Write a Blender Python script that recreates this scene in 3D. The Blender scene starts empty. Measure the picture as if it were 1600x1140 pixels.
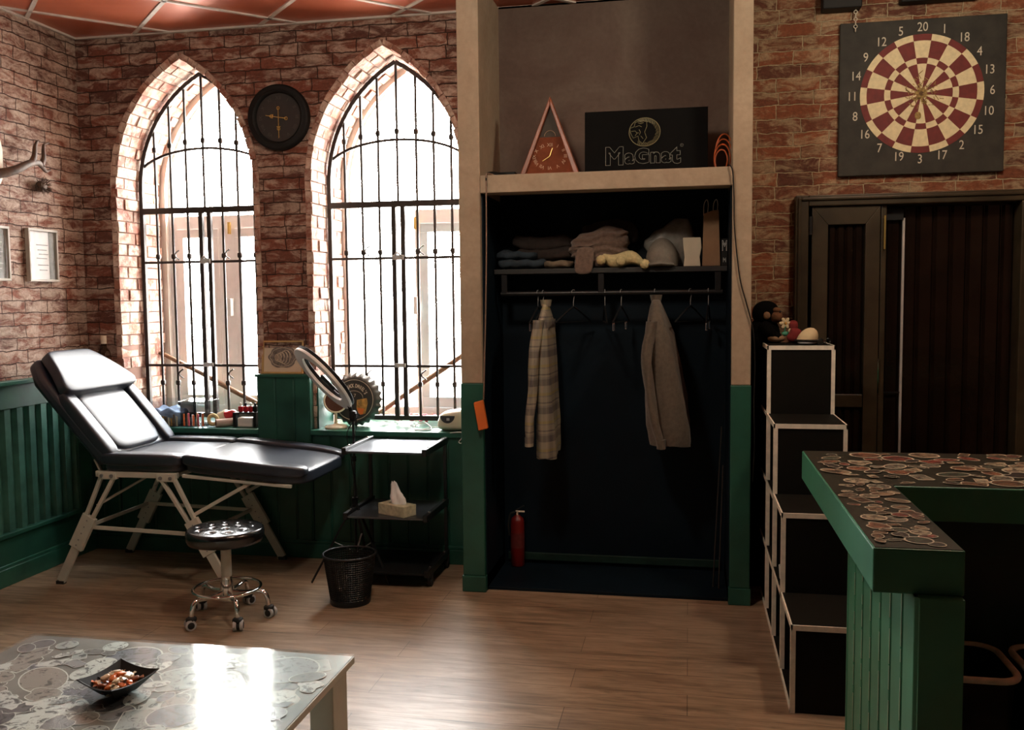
import bpy, math, random
from math import sin, cos, pi, radians as rad, sqrt
from mathutils import Vector, Matrix
random.seed(7)
S = bpy.context.scene
COL = S.collection

# ------------------------------------------------------------ camera, world, exposure
cd = bpy.data.cameras.new('camera'); cam = bpy.data.objects.new('camera', cd); COL.objects.link(cam)
cd.sensor_fit = 'HORIZONTAL'; cd.sensor_width = 36; cd.lens = 1435/1600*36; cd.clip_start = .05; cd.clip_end = 200
_y, _p, _r = rad(10.9), rad(4.15), rad(-.6)
fw = Vector((-sin(_y)*cos(_p), cos(_y)*cos(_p), -sin(_p))); rt = Vector((cos(_y), sin(_y), 0)); up = rt.cross(fw)
r2 = cos(_r)*rt + sin(_r)*up; u2 = -sin(_r)*rt + cos(_r)*up
mw = Matrix((r2, u2, -fw)).transposed().to_4x4(); mw.translation = Vector((0, -4.8, 1.6)); cam.matrix_world = mw
S.camera = cam
S.view_settings.view_transform = 'Standard'; S.view_settings.look = 'None'; S.view_settings.gamma = 1
S.view_settings.use_curve_mapping = False; S.view_settings.exposure = 0.0
W = bpy.data.worlds.new('world'); S.world = W; W.use_nodes = True
bg = W.node_tree.nodes['Background']; bg.inputs[0].default_value = (1.0, .99, .965, 1); bg.inputs[1].default_value = 52.0

def portal(name, loc, rot, sx, sy):
    l = bpy.data.lights.new(name, 'AREA'); l.shape = 'RECTANGLE'; l.size = sx; l.size_y = sy; l.energy = 1
    l.cycles.is_portal = True
    o = bpy.data.objects.new(name, l); COL.objects.link(o); o.location = loc; o.rotation_euler = rot
for cx in (-3.125, -1.80): portal('window_portal', (cx, 1.36, 1.95), (rad(-90), 0, 0), 1.0, 2.4)
def lamp(name, loc, power, col, r=.05):
    l = bpy.data.lights.new(name, 'POINT'); l.energy = power; l.color = col; l.shadow_soft_size = r
    o = bpy.data.objects.new(name, l); COL.objects.link(o); o.location = loc

# ------------------------------------------------------------ materials
def nt(name):
    m = bpy.data.materials.new(name); m.use_nodes = True; t = m.node_tree
    return m, t, t.nodes['Principled BSDF']
def N(t, typ, **kw):
    n = t.nodes.new(typ)
    for k, v in kw.items(): setattr(n, k, v)
    return n
def ramp(t, fac, stops):
    n = N(t, 'ShaderNodeValToRGB'); e = n.color_ramp.elements
    while len(e) < len(stops): e.new(.5)
    for i, (p, c) in enumerate(stops): e[i].position = p; e[i].color = (c[0], c[1], c[2], 1)
    t.links.new(fac, n.inputs[0]); return n.outputs[0]
def mixc(t, fac, a, b, mode='MIX'):
    n = N(t, 'ShaderNodeMix', data_type='RGBA', blend_type=mode)
    for i, v in ((0, fac), (6, a), (7, b)):
        if hasattr(v, 'links') or hasattr(v, 'is_linked'): t.links.new(v, n.inputs[i])
        else: n.inputs[i].default_value = v if i == 0 else (*v[:3], 1)
    return n.outputs[2]
def coords(t, scale=(1, 1, 1), swap=None, rot=0):
    tc = N(t, 'ShaderNodeTexCoord'); o = tc.outputs['Object']
    if swap:
        s = N(t, 'ShaderNodeSeparateXYZ'); c = N(t, 'ShaderNodeCombineXYZ'); t.links.new(o, s.inputs[0])
        for i, ax in enumerate(swap):
            t.links.new(s.outputs['xyz'.index(ax)], c.inputs[i])
        o = c.outputs[0]
    m = N(t, 'ShaderNodeMapping'); m.inputs['Scale'].default_value = scale; m.inputs['Rotation'].default_value = (0, 0, rot)
    t.links.new(o, m.inputs[0]); return m.outputs[0]
def noise(t, vec, scale, detail=4, rough=.55, dist=0):
    n = N(t, 'ShaderNodeTexNoise'); n.inputs['Scale'].default_value = scale; n.inputs['Detail'].default_value = detail
    n.inputs['Roughness'].default_value = rough; n.inputs['Distortion'].default_value = dist
    t.links.new(vec, n.inputs['Vector']); return n.outputs['Fac']
def bump(t, b, h, strength=.3, dist=.01):
    n = N(t, 'ShaderNodeBump'); n.inputs['Strength'].default_value = strength; n.inputs['Distance'].default_value = dist
    t.links.new(h, n.inputs['Height']); t.links.new(n.outputs[0], b.inputs['Normal'])

def plain(name, col, rough=.5, metal=0, var=.12, nscale=12, bmp=0, coat=0, sheen=0, spec=.5):
    m, t, b = nt(name); v = coords(t); f = noise(t, v, nscale)
    c = ramp(t, f, [(.3, [x*(1-var) for x in col]), (.7, [min(1, x*(1+var)) for x in col])])
    t.links.new(c, b.inputs['Base Color']); b.inputs['Roughness'].default_value = rough; b.inputs['Metallic'].default_value = metal
    b.inputs['Coat Weight'].default_value = coat; b.inputs['Sheen Weight'].default_value = sheen
    b.inputs['Specular IOR Level'].default_value = spec
    if bmp: bump(t, b, noise(t, v, nscale*4), bmp, .005)
    return m
def emis(name, col, s):
    m, t, b = nt(name); b.inputs['Base Color'].default_value = (*col, 1); b.inputs['Emission Color'].default_value = (*col, 1); b.inputs['Emission Strength'].default_value = s
    return m
def front_fresnel(t, ior):      # reflect only where a ray meets the sheet from its outer side
    fr = N(t, 'ShaderNodeFresnel'); fr.inputs[0].default_value = ior; g = N(t, 'ShaderNodeNewGeometry')
    a = N(t, 'ShaderNodeMath', operation='SUBTRACT'); a.inputs[0].default_value = 1; t.links.new(g.outputs['Backfacing'], a.inputs[1])
    m = N(t, 'ShaderNodeMath', operation='MULTIPLY'); t.links.new(fr.outputs[0], m.inputs[0]); t.links.new(a.outputs[0], m.inputs[1]); return m.outputs[0]
def glassy(name, tint=(1, 1, 1), mixv=.1, rough=.02):
    m, t, b = nt(name); t.nodes.remove(b)
    tr = N(t, 'ShaderNodeBsdfTransparent'); tr.inputs[0].default_value = (*tint, 1)
    gl = N(t, 'ShaderNodeBsdfGlossy'); gl.inputs['Roughness'].default_value = rough
    mx = N(t, 'ShaderNodeMixShader'); t.links.new(front_fresnel(t, 1.45), mx.inputs[0]); t.links.new(tr.outputs[0], mx.inputs[1]); t.links.new(gl.outputs[0], mx.inputs[2])
    t.links.new(mx.outputs[0], t.nodes['Material Output'].inputs[0]); return m

def brick_mat(name, swap, white=.5, mortar=(.07, .035, .025), wash=(.60, .47, .38), c1=(.25, .085, .052), c2=(.12, .05, .036)):
    m, t, b = nt(name); v = coords(t, swap=swap)
    nz = N(t, 'ShaderNodeTexNoise'); nz.inputs['Scale'].default_value = 12; nz.inputs['Detail'].default_value = 5; t.links.new(v, nz.inputs['Vector'])
    sub = N(t, 'ShaderNodeVectorMath', operation='SUBTRACT'); t.links.new(nz.outputs['Color'], sub.inputs[0]); sub.inputs[1].default_value = (.5, .5, .5)
    sc = N(t, 'ShaderNodeVectorMath', operation='SCALE'); t.links.new(sub.outputs[0], sc.inputs[0]); sc.inputs['Scale'].default_value = .03
    ad = N(t, 'ShaderNodeVectorMath', operation='ADD'); t.links.new(v, ad.inputs[0]); t.links.new(sc.outputs[0], ad.inputs[1])
    br = N(t, 'ShaderNodeTexBrick'); br.offset = .43; br.squash = .8; br.squash_frequency = 3
    br.inputs['Scale'].default_value = 1; br.inputs['Brick Width'].default_value = .235; br.inputs['Row Height'].default_value = .0735
    br.inputs['Mortar Size'].default_value = .0036; br.inputs['Mortar Smooth'].default_value = .5
    br.inputs['Color1'].default_value = (*c1, 1); br.inputs['Color2'].default_value = (*c2, 1); br.inputs['Mortar'].default_value = (*mortar, 1)
    t.links.new(ad.outputs[0], br.inputs['Vector'])
    vs = N(t, 'ShaderNodeMapping'); vs.inputs['Scale'].default_value = (1, 2.6, 1); t.links.new(v, vs.inputs[0])
    w1 = noise(t, vs.outputs[0], 6.5, 9, .72, .7)
    wf = ramp(t, w1, [(.56-.20*white, (0, 0, 0)), (.66-.12*white, (1, 1, 1))])
    inv = N(t, 'ShaderNodeMath', operation='SUBTRACT'); inv.inputs[0].default_value = 1; t.links.new(br.outputs['Fac'], inv.inputs[1])
    fm = N(t, 'ShaderNodeMath', operation='MULTIPLY'); t.links.new(wf, fm.inputs[0]); t.links.new(inv.outputs[0], fm.inputs[1])
    f2 = N(t, 'ShaderNodeMath', operation='MULTIPLY'); t.links.new(fm.outputs[0], f2.inputs[0]); f2.inputs[1].default_value = .50+.36*white
    c = mixc(t, f2.outputs[0], br.outputs['Color'], wash)
    fine = noise(t, v, 60, 6, .7)
    c2 = mixc(t, .5, c, ramp(t, fine, [(.34, (.38, .34, .33)), (.6, (1.1, 1.1, 1.1))]), 'MULTIPLY')
    t.links.new(c2, b.inputs['Base Color']); b.inputs['Roughness'].default_value = .75; b.inputs['Specular IOR Level'].default_value = .25
    hs = N(t, 'ShaderNodeMath', operation='MULTIPLY_ADD'); t.links.new(w1, hs.inputs[0]); hs.inputs[1].default_value = .8; t.links.new(inv.outputs[0], hs.inputs[2])
    bump(t, b, hs.outputs[0], .95, .02)
    return m
M = {}
M['brick_back'] = brick_mat('brick_back', 'xzy', .5)
M['brick_left'] = brick_mat('brick_left', 'yzx', .8)
M['brick_right'] = brick_mat('brick_right', 'xzy', .5, (.50, .40, .25), (.46, .36, .22), (.27, .088, .04), (.12, .045, .028))
def loose_brick(name):
    m, t, b = nt(name); v = coords(t); g = N(t, 'ShaderNodeNewGeometry')
    base = ramp(t, g.outputs['Random Per Island'], [(0, (.30, .10, .065)), (.5, (.20, .075, .05)), (1, (.36, .16, .10))])
    w = noise(t, v, 9, 8, .7, .4); wf = ramp(t, w, [(.42, (0, 0, 0)), (.6, (.8, .8, .8))])
    t.links.new(mixc(t, wf, base, (.68, .56, .46)), b.inputs['Base Color']); b.inputs['Roughness'].default_value = .8
    bump(t, b, noise(t, v, 30, 6, .7), .6, .01); return m
M['brick_loose'] = loose_brick('brick_loose')
M['mortar'] = plain('mortar', (.22, .12, .09), .9)
def plaster(name, a, c, s=2.2):
    m, t, b = nt(name); v = coords(t); f = noise(t, v, s, 8, .65, .6)
    cc = mixc(t, .5, ramp(t, f, [(.35, a), (.65, c)]), ramp(t, noise(t, v, 35, 5), [(.3, (.7, .7, .7)), (.7, (1, 1, 1))]), 'MULTIPLY')
    t.links.new(cc, b.inputs['Base Color']); b.inputs['Roughness'].default_value = .8; bump(t, b, noise(t, v, 18, 6), .35, .008); return m
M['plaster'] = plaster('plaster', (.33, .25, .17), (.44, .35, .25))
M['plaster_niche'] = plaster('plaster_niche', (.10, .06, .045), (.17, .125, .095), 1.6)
M['plaster_white'] = plain('plaster_white', (.72, .66, .60), .8, var=.05)
M['green'] = plain('green', (.016, .085, .058), .38, var=.2, nscale=5, bmp=.12)
M['green_counter'] = plain('green_counter', (.055, .26, .16), .42, var=.15, nscale=4, bmp=.1)
M['green_gloss'] = plain('green_gloss', (.02, .11, .075), .28, var=.25, nscale=8, bmp=.1)
M['dark_green'] = plain('dark_green', (.008, .03, .022), .5, var=.2)
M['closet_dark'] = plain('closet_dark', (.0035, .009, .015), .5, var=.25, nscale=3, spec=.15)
M['black'] = plain('black', (.007, .007, .007), .6, spec=.25)
M['black_metal'] = plain('black_metal', (.014, .014, .015), .38, .3)
M['grille_metal'] = plain('grille_metal', (.035, .027, .023), .5, .4, nscale=30, bmp=.2)
M['tray_metal'] = plain('tray_metal', (.12, .13, .15), .28, .8, var=.05)
M['leather'] = plain('leather', (.012, .017, .030), .40, var=.2, nscale=40, bmp=.08, spec=.75)
M['cream_metal'] = plain('cream_metal', (.62, .60, .52), .4, var=.06)
M['chrome'] = plain('chrome', (.8, .8, .8), .08, 1, var=.02)
M['white'] = plain('white', (.78, .77, .74), .4, var=.04)
M['white_edge'] = plain('white_edge', (.85, .80, .68), .5, var=.12, nscale=30)
M['white_frame'] = plain('white_frame', (.93, .93, .93), .35, var=.04)
M['blue_frame'] = plain('blue_frame', (.72, .87, .93), .35, var=.04)
M['rubber'] = plain('rubber', (.012, .012, .012), .7)
M['grey'] = plain('grey', (.2, .2, .2), .5)
M['lightgrey'] = plain('lightgrey', (.45, .45, .45), .5)
M['door_wood'] = plain('door_wood', (.040, .030, .017), .33, var=.35, nscale=6, bmp=.15)
M['door_dark'] = plain('door_dark', (.010, .0055, .0035), .16, var=.4, nscale=5, bmp=.25)
M['gold'] = plain('gold', (.55, .38, .12), .35, .8)
M['frame_gold'] = plain('frame_gold', (.50, .33, .14), .45, .2)
M['paper'] = plain('paper', (.60, .52, .40), .8, var=.05)
M['glass'] = glassy('glass')
M['plastic_clear'] = glassy('plastic_clear', (.93, .95, .97), rough=.12)
M['glass_brown'] = glassy('glass_brown', (.55, .45, .36))
M['orange'] = plain('orange', (.75, .17, .03), .4)
M['orange_cable'] = plain('orange_cable', (.50, .11, .03), .5)
M['red'] = plain('red', (.42, .012, .02), .35, var=.3, nscale=25)
M['pink'] = plain('pink', (.62, .12, .16), .7, var=.5, nscale=60)
M['pole_wood'] = plain('pole_wood', (.20, .11, .06), .6, var=.3, nscale=20)
M['red_wood'] = plain('red_wood', (.22, .06, .025), .4, var=.25, nscale=10)
M['ext_red'] = plain('ext_red', (.17, .008, .006), .4)
M['knit'] = plain('knit', (.155, .10, .075), .95, var=.25, nscale=60, bmp=.6, sheen=.3)
M['jacket'] = plain('jacket', (.105, .083, .062), .9, var=.2, nscale=50, bmp=.4, sheen=.2)
M['denim'] = plain('denim', (.02, .032, .045), .9, var=.3, nscale=30, bmp=.4)
M['darkcloth'] = plain('darkcloth', (.035, .024, .02), .95, var=.3, nscale=30, bmp=.4)
M['khaki'] = plain('khaki', (.16, .12, .08), .95, var=.2, nscale=30, bmp=.4)
M['pompom'] = plain('pompom', (.58, .48, .25), .95, var=.2, nscale=80, bmp=.8)
M['capcloth'] = plain('capcloth', (.17, .15, .125), .9, var=.15, nscale=40, bmp=.3)
M['plasticbag'] = plain('plasticbag', (.20, .19, .17), .3, var=.3, nscale=14, bmp=.4)
M['carton'] = plain('carton', (.60, .55, .42), .7, var=.06)
M['kraft'] = plain('kraft', (.26, .15, .08), .8, var=.12)
M['blackfur'] = plain('blackfur', (.004, .004, .004), .95, bmp=.8, nscale=60, spec=.05)
M['unit_black'] = plain('unit_black', (.0075, .0075, .006), .6, spec=.12)
M['brownfur'] = plain('brownfur', (.16, .07, .03), .9, bmp=.6, nscale=50)
M['capcream'] = plain('capcream', (.62, .50, .30), .85, var=.1)
M['antler'] = plain('antler', (.09, .05, .03), .65, var=.4, nscale=25, bmp=.4)
M['bone'] = plain('bone', (.66, .60, .47), .6, var=.1)
M['printgrey'] = plain('printgrey', (.20, .17, .15), .6, var=.6, nscale=60)
M['photo_grey'] = plain('photo_grey', (.22, .22, .20), .3, var=.3, nscale=20)
M['tissue'] = plain('tissue', (.82, .82, .82), .8, var=.03)
M['tissuebox'] = plain('tissuebox', (.50, .47, .33), .6, var=.25, nscale=40)
M['screen'] = plain('screen', (.05, .055, .06), .2)
M['ivory'] = plain('ivory', (.62, .57, .42), .35, var=.05)
M['amber'] = plain('amber', (.45, .25, .06), .4, var=.5, nscale=40)
M['dart_red'] = plain('dart_red', (.13, .014, .012), .7, var=.2, nscale=30)
M['dart_cream'] = plain('dart_cream', (.66, .57, .35), .7, var=.12, nscale=40)
M['board_black'] = plain('board_black', (.022, .02, .015), .75, var=.4, nscale=14, bmp=.3)
M['straw'] = plain('straw', (.30, .20, .07), .9, var=.4, nscale=80, bmp=.6)
M['chalk'] = plain('chalk', (.55, .50, .40), .8)
M['signline'] = plain('signline', (.22, .23, .20), .8)
M['signgold'] = plain('signgold', (.24, .22, .12), .6)

def ceil_mat():
    m, t, b = nt('copper_tile'); v = coords(t); f = noise(t, v, 2, 3)
    t.links.new(ramp(t, f, [(.3, (.42, .10, .045)), (.7, (.52, .14, .07))]), b.inputs['Base Color'])
    b.inputs['Roughness'].default_value = .3; b.inputs['Metallic'].default_value = .35
    bump(t, b, noise(t, v, 3.5, 2), .12, .03); return m
M['ceiling'] = ceil_mat()
def floor_mat():
    m, t, b = nt('plank_floor'); v = coords(t)
    br = N(t, 'ShaderNodeTexBrick'); br.offset = .37; br.inputs['Scale'].default_value = 1; br.inputs['Brick Width'].default_value = 1.28
    br.inputs['Row Height'].default_value = .19; br.inputs['Mortar Size'].default_value = .0015; br.inputs['Mortar Smooth'].default_value = .2
    br.inputs['Color1'].default_value = (.36, .27, .185, 1); br.inputs['Color2'].default_value = (.30, .22, .15, 1); br.inputs['Mortar'].default_value = (.06, .035, .02, 1)
    t.links.new(v, br.inputs['Vector'])
    g = N(t, 'ShaderNodeMapping'); g.inputs['Scale'].default_value = (1.3, 11, 1); t.links.new(v, g.inputs[0])
    n1 = noise(t, g.outputs[0], 3.2, 8, .65, .8)
    c = mixc(t, .75, br.outputs['Color'], ramp(t, n1, [(.32, (.36, .33, .30)), (.60, (1.15, 1.12, 1.08))]), 'MULTIPLY')
    c = mixc(t, .8, c, ramp(t, noise(t, g.outputs[0], .9, 5, .6, .5), [(.35, (.62, .58, .54)), (.62, (1.1, 1.1, 1.1))]), 'MULTIPLY')
    n2 = noise(t, g.outputs[0], 1.6, 3, .5, .3)
    c = mixc(t, ramp(t, n2, [(.68, (0, 0, 0)), (.72, (.6, .6, .6))]), c, (.09, .06, .04))
    n3 = noise(t, v, 1.1, 3); c = mixc(t, ramp(t, n3, [(.45, (0, 0, 0)), (.65, (.25, .25, .25))]), c, (.34, .29, .23))
    t.links.new(c, b.inputs['Base Color'])
    t.links.new(ramp(t, n1, [(.3, (.46, .46, .46)), (.7, (.33, .33, .33))]), b.inputs['Roughness'])
    b.inputs['Specular IOR Level'].default_value = .5
    bump(t, b, n1, .12, .004); return m
M['floor'] = floor_mat()
def plaid_mat():
    m, t, b = nt('plaid'); tc = N(t, 'ShaderNodeTexCoord'); s = N(t, 'ShaderNodeSeparateXYZ'); t.links.new(tc.outputs['Object'], s.inputs[0])
    def band(out, per, ph, stops):
        a = N(t, 'ShaderNodeMath', operation='MULTIPLY_ADD'); t.links.new(out, a.inputs[0]); a.inputs[1].default_value = 1/per; a.inputs[2].default_value = ph
        f = N(t, 'ShaderNodeMath', operation='FRACT'); t.links.new(a.outputs[0], f.inputs[0])
        r = N(t, 'ShaderNodeValToRGB'); r.color_ramp.interpolation = 'CONSTANT'; e = r.color_ramp.elements
        while len(e) < len(stops): e.new(.5)
        for i, (p, c) in enumerate(stops): e[i].position = p; e[i].color = (*c, 1)
        t.links.new(f.outputs[0], r.inputs[0]); return r.outputs[0]
    A, B, C_, D = (.34, .30, .22), (.10, .085, .085), (.22, .20, .18), (.36, .29, .10)
    st = [(0, A), (.25, B), (.48, C_), (.55, A), (.62, B), (.67, A), (.85, C_), (.9, D)]
    z = band(s.outputs[2], .155, 0, st); x = band(s.outputs[0], .06, .2, st[:5]); y = band(s.outputs[1], .16, .4, st)
    t.links.new(mixc(t, .45, z, mixc(t, .5, x, y)), b.inputs['Base Color']); b.inputs['Roughness'].default_value = .9; return m
M['plaid'] = plaid_mat()
def collage_mat(name, cols, print_dark, scale, thr=.48):
    m, t, b = nt(name); v = coords(t); g = N(t, 'ShaderNodeNewGeometry')
    r = N(t, 'ShaderNodeValToRGB'); r.color_ramp.interpolation = 'CONSTANT'; e = r.color_ramp.elements
    while len(e) < len(cols): e.new(.5)
    for i, c in enumerate(cols): e[i].position = i/len(cols); e[i].color = (*c, 1)
    t.links.new(g.outputs['Random Per Island'], r.inputs[0])
    f = noise(t, v, scale, 5, .7, 1.5)
    t.links.new(mixc(t, ramp(t, f, [(thr, (0, 0, 0)), (thr+.05, (.85, .85, .85))]), r.outputs[0], print_dark), b.inputs['Base Color'])
    b.inputs['Roughness'].default_value = .35; return m
M['stickers'] = collage_mat('stickers', [(.30, .21, .13), (.24, .05, .035), (.42, .34, .22), (.06, .075, .05), (.26, .11, .06), (.26, .24, .18), (.17, .09, .05), (.45, .38, .26), (.05, .04, .035), (.24, .15, .09)], (.045, .03, .025), 26)
M['sticker_edge'] = plain('sticker_edge', (.58, .52, .38), .45, var=.1)
M['drawings'] = collage_mat('drawings', [(.34, .34, .37), (.72, .73, .74), (.16, .15, .17), (.36, .32, .30), (.22, .22, .27), (.80, .82, .81), (.22, .20, .20), (.45, .47, .47)], (.045, .045, .055), 22, .53)
M['drawing_edge'] = plain('drawing_edge', (.80, .80, .78), .5, var=.1)
M['table_paper'] = plain('table_paper', (.22, .21, .20), .4, var=.3, nscale=6)
M['counter_black'] = plain('counter_black', (.022, .022, .015), .35, var=.3)
M['cap_art'] = plain('cap_art', (.03, .028, .024), .4)
def table_glass():
    m, t, b = nt('table_glass'); t.nodes.remove(b)
    tr = N(t, 'ShaderNodeBsdfTransparent'); tr.inputs[0].default_value = (.9, .93, .92, 1); gl = N(t, 'ShaderNodeBsdfGlossy'); gl.inputs['Roughness'].default_value = .1
    mx = N(t, 'ShaderNodeMixShader')
    bp = N(t, 'ShaderNodeBump'); bp.inputs['Strength'].default_value = .1; bp.inputs['Distance'].default_value = .005; t.links.new(noise(t, coords(t), 14, 4), bp.inputs['Height'])
    t.links.new(bp.outputs[0], gl.inputs['Normal']); t.links.new(front_fresnel(t, 1.5), mx.inputs[0]); t.links.new(tr.outputs[0], mx.inputs[1]); t.links.new(gl.outputs[0], mx.inputs[2])
    t.links.new(mx.outputs[0], t.nodes['Material Output'].inputs[0]); return m
M['table_glass'] = table_glass()
def perforated():
    m, t, b = nt('perforated'); b.inputs['Base Color'].default_value = (.01, .01, .01, 1); b.inputs['Roughness'].default_value = .4; b.inputs['Metallic'].default_value = .5; return m
M['perforated'] = perforated()
CANDY = [plain('candy_orange', (.65, .16, .03), .3, var=.4, nscale=90), plain('candy_cream', (.66, .52, .34), .3, var=.3, nscale=90), plain('candy_brown', (.24, .08, .03), .35, var=.5, nscale=90), plain('candy_red', (.5, .04, .02), .3, var=.4, nscale=90)]

# ------------------------------------------------------------ mesh helpers
class MB:
    def __init__(s): s.v = []; s.f = []; s.m = []; s.k = 0; s.T = Matrix()
    def add(s, vs, fs):
        o = len(s.v); s.v += [tuple(s.T @ Vector(p)) for p in vs]
        for f in fs: s.f.append([o+i for i in f]); s.m.append(s.k)
        return s
    def box(s, x0, x1, y0, y1, z0, z1):
        return s.add([(x0,y0,z0),(x1,y0,z0),(x1,y1,z0),(x0,y1,z0),(x0,y0,z1),(x1,y0,z1),(x1,y1,z1),(x0,y1,z1)],
                     [(0,3,2,1),(4,5,6,7),(0,1,5,4),(1,2,6,5),(2,3,7,6),(3,0,4,7)])
    def bar(s, a, b, w, h, side=None):
        a, b = Vector(a), Vector(b); d = (b-a).normalized(); side = Vector(side) if side else (Vector((0,0,1)) if abs(d.z) < .9 else Vector((0,1,0)))
        u = d.cross(side).normalized(); w_ = u.cross(d).normalized(); vs = []
        for p in (a, b):
            for i, j in ((-1,-1),(1,-1),(1,1),(-1,1)): vs.append(p + u*i*w/2 + w_*j*h/2)
        return s.add(vs, [(3,2,1,0),(4,5,6,7),(0,1,5,4),(1,2,6,5),(2,3,7,6),(3,0,4,7)])
    def tube(s, pts, r, n=8, closed=False, cap=True):
        pts = [Vector(p) for p in pts]; L = len(pts); vs = []; u = None
        for i, p in enumerate(pts):
            if closed: d = pts[(i+1) % L]-pts[i-1]
            else: d = pts[min(i+1, L-1)]-pts[max(i-1, 0)]
            d.normalize()
            if u is None: u = d.cross(Vector((0,0,1)) if abs(d.z) < .9 else Vector((1,0,0))).normalized()
            else: u = (u - d*u.dot(d)).normalized()
            w = d.cross(u); rr = r[i] if isinstance(r, (list, tuple)) else r
            for k in range(n): a = 2*pi*k/n; vs.append(p + (u*cos(a)+w*sin(a))*rr)
        fs = []
        for i in range(L if closed else L-1):
            for k in range(n): a = i*n+k; b = i*n+(k+1) % n; c = ((i+1) % L)*n+(k+1) % n; d_ = ((i+1) % L)*n+k; fs.append((a, b, c, d_))
        if not closed and cap: fs += [tuple(range(n))[::-1], tuple((L-1)*n+k for k in range(n))]
        return s.add(vs, fs)
    def lathe(s, prof, c=(0,0,0), n=32, cap=True):
        vs = []; fs = []; c = Vector(c)
        for r, z in prof:
            for k in range(n): a = 2*pi*k/n; vs.append(c+Vector((r*cos(a), r*sin(a), z)))
        for i in range(len(prof)-1):
            for k in range(n): fs.append((i*n+k, i*n+(k+1) % n, (i+1)*n+(k+1) % n, (i+1)*n+k))
        if cap: fs += [tuple(range(n))[::-1], tuple((len(prof)-1)*n+k for k in range(n))]
        return s.add(vs, fs)
    def prism(s, poly, depth, fn):            # fn(u, v, w) -> xyz ; poly in (u, v); w from 0 to depth
        n = len(poly); vs = [fn(u, v, 0) for u, v in poly]+[fn(u, v, depth) for u, v in poly]
        return s.add(vs, [tuple(range(n))[::-1], tuple(range(n, 2*n))]+[(i, (i+1) % n, n+(i+1) % n, n+i) for i in range(n)])
    def rbox(s, c, h, n=6, cuts=10, fn=None):    # superellipsoid block, centre c, half sizes h
        c = Vector(c); vs = []; fs = []; idx = {}
        def vert(p):
            key = tuple(round(q, 5) for q in p)
            if key not in idx:
                d = sum(abs(q)**n for q in p)**(1/n); q = Vector((p[0]/d*h[0], p[1]/d*h[1], p[2]/d*h[2]))
                if fn: q = Vector(fn(q))
                idx[key] = len(vs); vs.append(c+q)
            return idx[key]
        def g(i): return sin((i/cuts*2-1)*pi/2)
        for ax in range(3):
            for sg in (-1, 1):
                for i in range(cuts):
                    for j in range(cuts):
                        q = []
                        for a, b in ((i, j), (i+1, j), (i+1, j+1), (i, j+1)):
                            p = [0, 0, 0]; p[ax] = sg; p[(ax+1) % 3] = g(a); p[(ax+2) % 3] = g(b); q.append(vert(p))
                        fs.append(q if sg > 0 else q[::-1])
        return s.add(vs, fs)
    def loft(s, rings, cap=True):
        n = len(rings[0]); vs = [p for r in rings for p in r]; fs = []
        for i in range(len(rings)-1):
            for k in range(n): fs.append((i*n+k, i*n+(k+1) % n, (i+1)*n+(k+1) % n, (i+1)*n+k))
        if cap: fs += [tuple(range(n))[::-1], tuple((len(rings)-1)*n+k for k in range(n))]
        return s.add(vs, fs)
    def text(s, body, size, fn=None, ext=.0004, outline=0, align='CENTER', sx=1, offset=0):
        cu = bpy.data.curves.new('t', 'FONT'); cu.body = body; cu.size = size; cu.align_x = align; cu.align_y = 'CENTER'
        cu.offset = offset; cu.resolution_u = 3
        if outline: cu.fill_mode = 'NONE'; cu.bevel_depth = outline; cu.bevel_resolution = 0
        else: cu.extrude = ext
        o = bpy.data.objects.new('t', cu); COL.objects.link(o)
        dg = bpy.context.evaluated_depsgraph_get(); dg.update(); me = bpy.data.meshes.new_from_object(o.evaluated_get(dg))
        vs = [(v.co.x*sx, v.co.y, v.co.z) for v in me.vertices]; fs = [tuple(p.vertices) for p in me.polygons]
        bpy.data.objects.remove(o); bpy.data.curves.remove(cu); bpy.data.meshes.remove(me)
        s.add([fn(*v) if fn else v for v in vs], fs); return s
    def build(s, name, mats, parent=None, smooth=None, bevel=0, seg=2, sub=0, loc=None):
        me = bpy.data.meshes.new(name); me.from_pydata(s.v, [], s.f)
        if not isinstance(mats, (list, tuple)): mats = [mats]
        for m in mats: me.materials.append(M[m] if isinstance(m, str) else m)
        me.polygons.foreach_set('material_index', s.m)
        me.validate(); me.update()
        if smooth:
            me.polygons.foreach_set('use_smooth', [True]*len(me.polygons)); me.set_sharp_from_angle(angle=rad(smooth))
        o = bpy.data.objects.new(name, me); COL.objects.link(o)
        if bevel:
            b = o.modifiers.new('bevel', 'BEVEL'); b.width = bevel; b.segments = seg; b.limit_method = 'ANGLE'; b.angle_limit = rad(40)
        if sub:
            b = o.modifiers.new('sub', 'SUBSURF'); b.levels = sub; b.render_levels = sub
        if parent is not None:
            o.parent = parent
            o.matrix_parent_inverse = parent.matrix_basis.inverted()
        return o
def thing(name, label, cat, loc=(0,0,0), group=None):
    o = bpy.data.objects.new(name, None); o.empty_display_size = .05; COL.objects.link(o); o.location = loc
    o['label'] = label; o['category'] = cat
    if group: o['group'] = group
    return o
def tag(o, label, cat, group=None):
    o['label'] = label; o['category'] = cat
    if group: o['group'] = group
    return o
def struct(o): o['kind'] = 'structure'; return o
def sroot(name):
    o = bpy.data.objects.new(name, None); COL.objects.link(o); o['kind'] = 'structure'; return o
def kids(o): return [c for c in bpy.data.objects if c.parent == o]
def dup(o, par=None):
    c = o.copy(); COL.objects.link(c)
    if par is not None: c.parent = par; c.matrix_parent_inverse = o.matrix_parent_inverse.copy()
    for k in kids(o): dup(k, c)
    return c
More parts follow.
